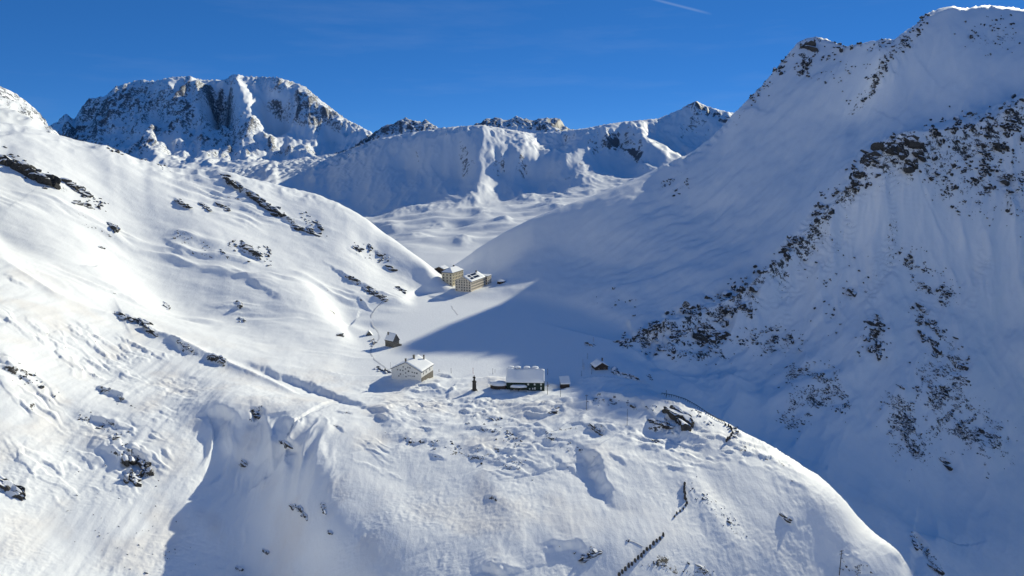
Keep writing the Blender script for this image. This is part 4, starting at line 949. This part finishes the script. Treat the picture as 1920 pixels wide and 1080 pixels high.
# ------------------------------------------------------------------ poles
def pole(px, py, ht, label, r=0.16, arms=(), mat='pole', cat='pole', name='utility_pole', group=None, band=None, box=False):
    c = LK(px, py); t = thing(name, label, cat, (c.x, c.y, c.z - 0.6), 0.3, group)
    b = MB(); b.tube((0, 0, -1.0), (0, 0, ht + 0.6), r, r * 0.75); b.part('shaft', M[mat], t)
    for z in arms:
        b = MB(); b.box(-1.0, 1.0, -0.08, 0.08, ht + 0.6 - z - 0.08, ht + 0.6 - z + 0.08); a_ = b.part('crossarm', M[mat], t)
        for x in (-0.85, 0.85):
            b = MB(); b.tube((x, 0, ht + .68 - z), (x, 0, ht + 1.0 - z), .09, .06, 6); b.part('insulator', M['frame'], a_)
    if band:
        for k in range(3):
            b = MB(); b.tube((0, 0, 0.8 + k * ht / 3), (0, 0, 0.8 + k * ht / 3 + ht / 6), r + .015, r + .012); b.part('red_band', M['red'], t)
    if box:
        b = MB(); b.box(-.5, .5, -.6, -.1, ht - 2.6, ht - 1.3); b.part('transformer_box', M['metal'], t)
    return t
pole(1572, 1079, 12.5, 'tall utility pole with crossarms at the bottom right of the slope', 0.20, (0.5, 1.9))
pole(1098, 768, 9.5, 'wooden pole with a crossarm above the bench of drifts', 0.16, (0.5,))
pole(1174, 797, 10.0, 'bare thin pole beside the rocky hump with the dark crag', 0.12)
pole(1026, 739, 8.5, 'pole with a box right of the green house corner', 0.18, (), box=True)
pole(1050, 742, 8.0, 'thin pole standing in front of the small hut', 0.13)
pole(1027, 703, 4.5, 'short pole behind the green house in the shade edge', 0.16)
pole(1249, 747, 5.0, 'short pole on the crest near the end of the guardrail', 0.18)
for px, py, h_, lb in ((1092, 688, 6.5, 'shaded pole left of the chalet, tallest of its cluster'), (1101, 673, 4.5, 'shaded pole behind the chalet, farthest of its cluster'), (1095, 693, 5.0, 'shaded pole just left of the chalet drift'), (1091, 705, 4.2, 'shaded pole nearest the green house among the chalet poles'), (1109, 701, 4.0, 'shaded pole in front of the chalet gable'), (1112, 640, 4.0, 'lone pole on the shaded knoll behind the chalet')):
    pole(px, py, h_, lb, 0.14, group='poles around the shaded chalet')
pole(844, 698, 4.0, 'dark snow pole on the lake edge between hotel and statue', 0.12, name='snow_pole', group='snow poles on the lake edge')
pole(822, 697, 2.0, 'short dark snow pole nearest the hotel', 0.16, name='snow_pole', group='snow poles on the lake edge')
pole(886, 700, 4.5, 'red and white snow pole behind the statue', 0.13, mat='frame', band=True, name='snow_pole', group='snow poles on the lake edge')
pole(925, 700, 4.4, 'taller dark snow pole left of the green house', 0.12, name='snow_pole', group='snow poles on the lake edge')
pole(929, 699, 2.6, 'shorter thin snow pole left of the green house', 0.10, name='snow_pole', group='snow poles on the lake edge')
pole(733, 690, 5.0, 'thin mast behind the left eave of the hotel', 0.08, name='mast'); pole(743, 690, 5.0, 'thin mast behind the hotel ridge, right of another mast', 0.08, name='mast')
pole(803, 692, 5.0, 'thin mast at the right rear corner of the hotel', 0.09, name='mast')

# ------------------------------------------------------------------ guard stones along the snowed-over road
def gstone_mesh(seed, ht):
    rr = random.Random(seed); b = MB()
    b.loft([(0, 0, -0.8, .55, .45), (rr.uniform(-.05, .05), 0, ht * .4, .52, .42), (rr.uniform(-.08, .08), rr.uniform(-.08, .08), ht * .8, .42, .36), (rr.uniform(-.1, .1), 0, ht, .2, .18)], 7)
    me = b.mesh('stone', [M['guard'], M['snow']]); return me
GS = [gstone_mesh(k, 1.1 + 0.12 * k) for k in range(4)]
ORD = ['first', 'second', 'third', 'fourth', 'fifth', 'sixth', 'seventh', 'eighth', 'ninth', 'tenth', 'eleventh', 'twelfth', 'thirteenth', 'fourteenth', 'fifteenth']
def gstones(pts, n, lab, grp, sc_=1.0):
    seg = [0.0]
    for p, q in zip(pts[:-1], pts[1:]): seg.append(seg[-1] + math.hypot(q[0] - p[0], q[1] - p[1]))
    for k in range(n):
        t = seg[-1] * k / (n - 1); px_ = float(np.interp(t, seg, [p[0] for p in pts])); py_ = float(np.interp(t, seg, [p[1] for p in pts]))
        c = LK(px_, py_); o = link('guard_stone', GS[k % 4], None, (c.x, c.y, c.z), k * 1.7); o.scale = (sc_,) * 3
        tag(o, ORD[k] + ' ' + lab, 'guard stone', grp)
gstones([(1160, 1078), (1185, 1058), (1210, 1035), (1243, 1005)], 15, 'dark guard stone from the picture bottom in the long lower row', 'guard stones of the lower row', 1.25)
gstones([(1283, 906), (1284, 925), (1287, 944)], 10, 'dark guard stone from the top in the short upright row', 'guard stones of the short middle row', 1.15)
gstones([(1285, 948), (1280, 956), (1272, 962), (1264, 968)], 5, 'half buried guard stone from the top below the short upright row', 'half buried guard stones', 0.9)
gstones([(1360, 797), (1369, 804), (1373, 813), (1370, 822), (1362, 829)], 9, 'dark guard stone from the guardrail end in the curved row', 'guard stones of the road bend', 1.3)
# guardrail
pts = [(1240, 738), (1262, 742), (1285, 750), (1305, 761), (1325, 774), (1345, 786), (1358, 794)]
Wp = [LK(*p) for p in pts]
gr = thing('guardrail', 'long dark guardrail on posts curving along the shaded road edge', 'guardrail', tuple(Wp[0]))
fine = []
for p, q in zip(Wp[:-1], Wp[1:]):
    for k in range(5): fine.append(p.lerp(q, k / 5))
fine.append(Wp[-1]); pm = MB().box(-.12, .12, -.12, .12, -0.8, 1.25).mesh('post', M['guard'])
b = MB()
for p, q in zip(fine[:-1], fine[1:]):
    o_ = Wp[0]; b.tube(p - o_ + Vector((0, 0, 1.0)), q - o_ + Vector((0, 0, 1.0)), 0.22, 0.22, 6)
b.part('rail', M['guard'], gr)
for p in fine: link('post', pm, gr, tuple(p - Wp[0]))

# ------------------------------------------------------------------ rocks
_rr = np.random.default_rng(11)
def ico(sub):
    bm = bmesh.new(); bmesh.ops.create_icosphere(bm, subdivisions=sub, radius=1.0)
    v = np.array([q.co[:] for q in bm.verts]); f = np.array([[l.index for l in p.verts] for p in bm.faces]); bm.free(); return v, f
ICO = {1: ico(1), 2: ico(2), 3: ico(3)}
def chunk(sub, r, flat=0.7, lean=0.0, ang=None):
    """an angular block: a ball cut by random planes"""
    v, f = ICO[sub]; v = v.copy()
    for _ in range(9 if sub > 1 else 5):
        n = _rr.normal(size=3); n /= np.linalg.norm(n); dcut = _rr.uniform(0.35, 0.8)
        over = np.maximum(v @ n - dcut, 0); v -= over[:, None] * n
    v *= np.array([_rr.uniform(.9, 1.5) * (1.0 if ang is None else 1.6), _rr.uniform(.7, 1.15), flat * _rr.uniform(.8, 1.25)]) * r
    a = _rr.uniform(0, 6.28) if ang is None else ang + _rr.normal() * 0.25; ca, sa = math.cos(a), math.sin(a)
    v = v @ np.array([[ca, sa, 0], [-sa, ca, 0], [0, 0, 1]])
    v[:, 2] += lean * v[:, 0]
    return v, f
def rock_mesh(name, items, sub, org):
    V, Fc, n = [], [], 0
    for c, r, flat, *an in items:
        v, f = chunk(sub, r, flat, _rr.uniform(-.45, .1), an[0] if an else None); V.append(v + np.array(c) - np.array(org) + np.array([0, 0, r * 0.1])); Fc.append(f + n); n += len(v)
    return mesh_from(name, np.concatenate(V).tolist(), np.concatenate(Fc).tolist(), M['rock'])
def outcrop(label, pts, rpx, n=None, spread=0.6, flat=0.75, grp=None):
    """an outcrop of overlapping blocks strung along a line of pixels on the terrain"""
    L_ = sum(math.hypot(q[0] - p[0], q[1] - p[1]) for p, q in zip(pts[:-1], pts[1:]))
    n = n or max(5, int(L_ / rpx * 2.6) + 4)
    w0, w1 = LK(*pts[0]), LK(*pts[-1]); ang = math.atan2(w1.y - w0.y, w1.x - w0.x)
    items = []; seg = [0.0]
    for p, q in zip(pts[:-1], pts[1:]): seg.append(seg[-1] + math.hypot(q[0] - p[0], q[1] - p[1]))
    for k in range(n):
        t = seg[-1] * (k + 0.5) / n; x = float(np.interp(t, seg, [p[0] for p in pts])); y = float(np.interp(t, seg, [p[1] for p in pts]))
        x += _rr.normal() * rpx * spread * .6; y += _rr.normal() * rpx * spread * .45
        c = LK(x, y); r = rpx * _rr.uniform(.55, 1.2) * c.y / FPX
        items.append(((c.x, c.y, c.z - .2 * r), r, flat, ang))
    org = items[0][0]
    o = link('rock_outcrop', rock_mesh('rock_outcrop', items, 3, org), None, org)
    return tag(o, label, 'rock', grp)
OC = [
 ('big dark crag on the left hill at the left picture edge', [(0, 300), (28, 308), (60, 328), (98, 345)], 10),
 ('dark rock band just right of the left edge crag', [(118, 338), (140, 350), (166, 366)], 6),
 ('small rock strip below the left edge crag', [(138, 377), (168, 386)], 4),
 ('brownish rock on the open left hill slope', [(205, 418), (218, 432)], 6),
 ('small pair of rocks under the brownish left hill rock', [(186, 462), (194, 465)], 3),
 ('blunt dark rock cut by the left picture edge low down', [(0, 905), (18, 912), (36, 928)], 12),
 ('snowy rock knob with a blue shadow hollow in the lower left', [(236, 858), (262, 862), (280, 885), (240, 890), (262, 905)], 8),
 ('dark ledge on the crest of the near left ridge', [(222, 592), (250, 600), (272, 606), (286, 626)], 6),
 ('dark rock tooth above the ridge ledge on the left', [(308, 566), (316, 580)], 5),
 ('long low rock edge on the near ridge right of the ledge', [(335, 640), (358, 655)], 4),
 ('black rock at the right end of the near ridge crest', [(396, 664), (418, 676)], 5),
 ('upper of two dark rocks on the lower left hill', [(446, 565), (450, 576)], 5),
 ('lower of two dark rocks on the lower left hill', [(450, 595), (456, 603)], 5),
 ('rocks at the top end of the long cliff band', [(418, 330), (448, 350)], 6),
 ('middle rocks of the long cliff band on the left hill', [(465, 362), (500, 385), (522, 400)], 6),
 ('rocks at the lower end of the long cliff band', [(552, 424), (590, 438)], 6),
 ('thin rock streak left of the long cliff band', [(332, 374), (352, 388)], 4),
 ('second thin rock streak below the long cliff band', [(376, 384), (392, 394)], 4),
 ('third thin rock streak below the long cliff band', [(412, 382), (428, 394)], 4),
 ('rock cluster in the middle of the left hill', [(452, 458), (480, 474)], 7),
 ('small rock right of the middle left hill cluster', [(498, 462), (506, 472)], 4),
 ('rock pair right of the cliff band end', [(594, 414), (602, 430)], 5),
 ('small dark rock high on the right shoulder of the left hill', [(663, 463), (676, 470)], 4),
 ('small dark rock further right on the shoulder', [(690, 460), (694, 466)], 4),
 ('rock lower on the right shoulder of the left hill', [(706, 474), (714, 480)], 4),
 ('lone rock above the hospice end of the left hill', [(730, 502), (740, 506)], 5),
 ('upper rocks of the shadowed bank above the lake path', [(655, 518), (672, 528)], 4),
 ('dark rock wall at the lower end of the shadowed bank', [(686, 538), (704, 552)], 6),
 ('flat rock strip beside the lake path', [(708, 556), (722, 562)], 4),
 ('small rocks on the slope left of the hospice shadow', [(744, 539), (756, 546)], 4),
 ('round dark rock on the slope left of the stone house', [(635, 628), (641, 630)], 5),
 ('rocks just left of the tall stone house', [(697, 637), (702, 648)], 5),
 ('dark rocks at the left foot of the white hotel', [(707, 690), (728, 698)], 5),
 ('crag on the head of the shaded gully', [(474, 770), (486, 782)], 6),
 ('small crag at the top of the shaded rib', [(526, 828), (540, 836)], 5),
 ('lone boulder inside the shaded gully', [(453, 864), (459, 870)], 6),
 ('dark rocks in the middle of the shaded lower slope', [(545, 948), (566, 956), (575, 972)], 5),
 ('rocks right of the middle rocks on the shaded lower slope', [(604, 942), (612, 962)], 4),
 ('small dark rock low on the right of the shaded slope', [(615, 996), (620, 1000)], 4),
 ('small rock low in the shaded gully', [(498, 1032), (503, 1038)], 4),
 ('small rock at the bottom of the shaded gully', [(443, 1062), (448, 1068)], 4),
 ('large dark rock face on the hump above the right slope', [(1256, 776), (1268, 776), (1278, 786), (1284, 798)], 11),
 ('rock ledge below and left of the large dark rock face', [(1222, 790), (1244, 796), (1262, 800)], 6),
 ('pair of boulders alone on the snow under the hump', [(1226, 828), (1236, 829)], 4),
 ('rocks at the brink of the blue gully on the bench', [(1112, 800), (1130, 814)], 5),
 ('dark pointed rock on the bench left of the poles', [(1036, 772), (1046, 768)], 5),
 ('small dark rock on the bench below the statue', [(926, 786), (936, 786)], 4),
 ('snowy rock with dark sides on the bottom centre hummock', [(1092, 1050), (1110, 1042), (1126, 1036)], 6),
 ('dark leaning rock at the bottom right of the lower guard stones', [(1313, 1062), (1322, 1070)], 6),
 ('rock lip alone on the right of the sunny slope', [(1466, 964), (1478, 976)], 4),
 ('dark rocks in the shade behind the chalet, largest of them', [(1150, 690), (1158, 702)], 6),
 ('long dark rocks in the shade right of the chalet', [(1166, 700), (1180, 706), (1196, 710)], 5),
 ('small dark slab in the shade at the road start', [(1213, 704), (1222, 712)], 4),
 ('rock on the snowy knoll above the chalet', [(1098, 645), (1116, 648)], 4),
 ('dark rock at the foot of the rocky spur', [(1162, 640), (1168, 642)], 5),
 ('dark rock at the spur foot, second from the lake', [(1203, 646), (1212, 643)], 5),
 ('twin dark boulders alone on the shaded spur face', [(1594, 542), (1596, 554)], 7),
 ('dark square boulder at the top of the rock rib below the spur', [(1628, 602), (1642, 606)], 9),
 ('dark boulder at the head of the right rock rib', [(1726, 572), (1730, 582)], 7),
 ('lone boulder low on the shaded right slope', [(1768, 864), (1774, 872)], 6),
 ('small dark boulder left of the right talus', [(1688, 724), (1694, 728)], 4),
 ('rocky knob in the bottom right corner', [(1712, 1012), (1718, 1025)], 5),
 ('dark rocks at the bottom right under the sunlit knob', [(1744, 1058), (1756, 1070)], 7),
 ('left block of the dark crag crowning the spur', [(1622, 300), (1640, 288)], 9),
 ('middle block of the dark crag crowning the spur', [(1660, 280), (1680, 268), (1690, 290)], 9),
 ('right block of the dark crag crowning the spur', [(1704, 262), (1722, 285)], 10),
 ('dark rock step halfway up the spur crest', [(1474, 470), (1490, 455)], 7),
 ('dark rock step low on the spur crest', [(1388, 545), (1396, 538)], 6),
 ('dark wall of rock under the low spur crest', [(1310, 640), (1330, 636), (1360, 630)], 8),
 ('dark summit rock on the pointed peak at the upper right', [(1510, 84), (1516, 92)], 8),
]
for lb, pts, rp in OC: outcrop(lb, pts, rp, n=22 if rp >= 11 else None, flat=1.15 if rp >= 8 else 0.8)
c = LK(1178, 1013)
tag(link('boulder', rock_mesh('boulder', [((c.x, c.y, c.z), 1.1, 1.0), ((c.x - .8, c.y, c.z - .2), .7, .8)], 2, tuple(c)), None, tuple(c)), 'single small dark boulder on the smooth snow above the lower guard stones', 'boulder')
# countless small rocks breaking the snow
SCAT = [([(1165, 640), (1260, 603), (1390, 540), (1480, 470), (1560, 372), (1640, 290), (1700, 258)], 11, 420, 1.6, 4.6), ([(1740, 248), (1830, 240), (1918, 200)], 20, 170, 1.6, 4.5), ([(1640, 285), (1730, 300)], 20, 90, 3, 7), ([(1590, 340), (1640, 330)], 16, 50, 2, 5),
        ([(1240, 640), (1345, 640)], 22, 190, 1.5, 5), ([(1300, 615), (1400, 570)], 16, 120, 1.5, 4), ([(1400, 640), (1490, 630)], 16, 110, 1.4, 4), ([(1690, 470), (1722, 520), (1785, 560)], 12, 90, 1.4, 3.6), ([(1640, 610), (1635, 665)], 15, 110, 1.5, 4.5), ([(1728, 590), (1770, 660), (1800, 700)], 18, 170, 1.4, 4.5),
        ([(1780, 320), (1910, 345)], 42, 230, 1.4, 3.8), ([(1850, 270), (1915, 255)], 25, 110, 1.6, 4.2), ([(1480, 700), (1560, 720), (1480, 790)], 20, 230, 1.1, 2.6), ([(1680, 760), (1720, 850)], 22, 240, 1.1, 2.8), ([(1750, 700), (1800, 800), (1860, 830)], 30, 420, 1.1, 2.8), ([(1570, 740), (1590, 770)], 12, 60, 1.1, 2.4),
        ([(1400, 190), (1440, 150), (1500, 95)], 9, 80, 1.1, 2.8), ([(1505, 90), (1530, 110), (1500, 140)], 14, 60, 1.5, 4), ([(1735, 35), (1700, 80), (1640, 150), (1600, 200)], 12, 110, 1.2, 3), ([(1560, 85), (1680, 82)], 8, 50, 1.2, 2.8), ([(1540, 120), (1600, 140)], 30, 50, 1, 2.2), ([(1820, 60), (1900, 70)], 30, 60, 1, 2.4), ([(1250, 350), (1290, 345)], 10, 40, 1.2, 2.6), ([(1120, 560), (1200, 570)], 20, 14, 1.2, 3), ([(1550, 480), (1600, 620)], 60, 50, 1.2, 3)]
def scatter(name, table, sub=1, an_=None):
    items = []
    for pts, wd, n, r0, r1 in table:
        seg = [0.0]
        for p, q in zip(pts[:-1], pts[1:]): seg.append(seg[-1] + math.hypot(q[0] - p[0], q[1] - p[1]))
        got = 0; tries = 0
        while got < n and tries < n * 6:
            tries += 1; t = _rr.uniform(0, seg[-1]); x = float(np.interp(t, seg, [p[0] for p in pts])) + _rr.normal() * wd * .7; y = float(np.interp(t, seg, [p[1] for p in pts])) + _rr.normal() * wd * .7
            if not (0 < x < 1919 and 0 < y < 1079): continue
            if float(pn(np.array([x / 24.0]), np.array([y / 19.0]), 5)[0]) + 0.5 * float(pn(np.array([x / 9.0]), np.array([y / 8.0]), 8)[0]) < 0.06: continue
            c = LK(x, y)
            if c.y < 480 and x > 1400 and y < 900: continue
            r = (r0 + (r1 - r0) * _rr.random() ** 2.4) * (1.25 + 0.9 * (_rr.random() < .07)) * c.y / FPX; items.append(((c.x, c.y, c.z - r * .1), r, _rr.uniform(.7, 1.25), an_) if an_ is not None else ((c.x, c.y, c.z - r * .1), r, _rr.uniform(.6, 1.1))); got += 1
    o = link(name, rock_mesh(name, items, sub, (0, 0, 0))); o['kind'] = 'stuff'; o['label'] = 'countless small dark rocks breaking through the snow'; return o
scatter('spur_rocks', SCAT, 2, math.atan2(0.88, 0.47))
TAL = [([(1480, 700), (1560, 720), (1480, 790)], 22, 420, .8, 1.9), ([(1680, 760), (1720, 850)], 24, 420, .8, 1.9), ([(1750, 700), (1800, 800), (1860, 830)], 34, 700, .8, 2.0), ([(1780, 320), (1910, 345)], 50, 350, .8, 2.0), ([(1240, 640), (1345, 640)], 26, 220, .9, 2.2), ([(1400, 640), (1490, 630)], 20, 160, .8, 2.0), ([(1300, 610), (1400, 570)], 20, 160, .8, 2.0), ([(1700, 480), (1785, 560)], 20, 160, .8, 1.9)]
scatter('talus_rocks', TAL, 1)
SC2 = [([(420, 332), (500, 386), (590, 438)], 5, 60, 1.2, 3.2), ([(0, 290), (100, 345)], 12, 50, 1.5, 4), ([(110, 335), (205, 395)], 8, 45, 1.2, 3), ([(430, 455), (505, 485)], 10, 40, 1.2, 3.2), ([(560, 400), (615, 440)], 8, 18, 1.2, 2.6), ([(660, 460), (725, 490)], 8, 24, 1.2, 2.6), ([(645, 515), (722, 562)], 4, 35, 1.2, 3), ([(200, 275), (320, 318)], 4, 30, 1.2, 2.8), ([(330, 440), (420, 470)], 9, 22, 1.1, 2.4),
       ([(150, 775), (240, 830)], 9, 45, 1.2, 3), ([(235, 850), (290, 890)], 8, 26, 1.4, 3.4), ([(20, 690), (100, 740)], 10, 34, 1.2, 2.8), ([(190, 730), (250, 765)], 6, 22, 1.3, 3), ([(745, 825), (850, 835)], 8, 24, 1.2, 3), ([(880, 800), (1000, 830)], 10, 36, 1.2, 3), ([(1020, 815), (1110, 850)], 8, 28, 1.2, 3.2), ([(1100, 748), (1230, 765)], 6, 36, 1.2, 3.2), ([(860, 845), (1000, 875)], 12, 30, 1.1, 2.8),
       ([(1290, 910), (1390, 1000)], 9, 60, 1, 2.2), ([(1215, 1050), (1330, 1075)], 10, 60, 1, 2.4), ([(1425, 850), (1490, 900)], 8, 26, 1, 2.2), ([(1375, 805), (1400, 845)], 6, 34, 1.1, 2.8), ([(1090, 1045), (1130, 1030)], 7, 22, 1.2, 2.8), ([(1575, 1055), (1640, 1075)], 8, 28, 1.2, 2.8), ([(1710, 1005), (1760, 1070)], 6, 34, 1.4, 3.6), ([(200, 1000), (330, 1060)], 40, 40, .8, 1.8), ([(100, 950), (250, 900)], 50, 24, .8, 1.8), ([(1300, 770), (1340, 800)], 5, 20, 1.2, 2.8), ([(1150, 640), (1250, 660)], 10, 40, 1.3, 3.4)]
scatter('slope_rocks', SC2, 2)

# ------------------------------------------------------------------ trodden paths
def path(pts, wd):
    W = []
    for p, q in zip(pts[:-1], pts[1:]):
        for k in range(6): t = k / 6; W.append(LK(p[0] + (q[0] - p[0]) * t, p[1] + (q[1] - p[1]) * t))
    W.append(LK(*pts[-1])); P_ = np.array([w_[:] for w_ in W])
    for _ in range(3): P_[1:-1] = (P_[:-2] + 2 * P_[1:-1] + P_[2:]) / 4
    vs, fs = [], []
    for i in range(len(P_)):
        t = P_[min(i + 1, len(P_) - 1)] - P_[max(i - 1, 0)]; nrm = np.array([-t[1], t[0], 0]); nrm /= np.linalg.norm(nrm) + 1e-9
        for o_, dz in ((-wd, .0), (-wd * .5, .14), (0, .08), (wd * .5, .14), (wd, .0)): vs.append(P_[i] + nrm * o_ + np.array([0, 0, dz]))
    for i in range(len(P_) - 1):
        for k in range(4): a_ = i * 5 + k; fs.append((a_, a_ + 1, a_ + 6, a_ + 5))
    o = link('path', mesh_from('path', vs, fs, M['trod'], smooth=True)); o['kind'] = 'structure'
path([(722, 562), (703, 577), (694, 592), (698, 608), (708, 622), (711, 634), (698, 648), (694, 660), (701, 672), (715, 684), (728, 692)], 0.9)
path([(845, 572), (851, 580), (858, 590)], 0.8)
path([(1175, 1012), (1190, 1016), (1204, 1024)], 0.5)

print('done', round(time.time() - T0, 1))
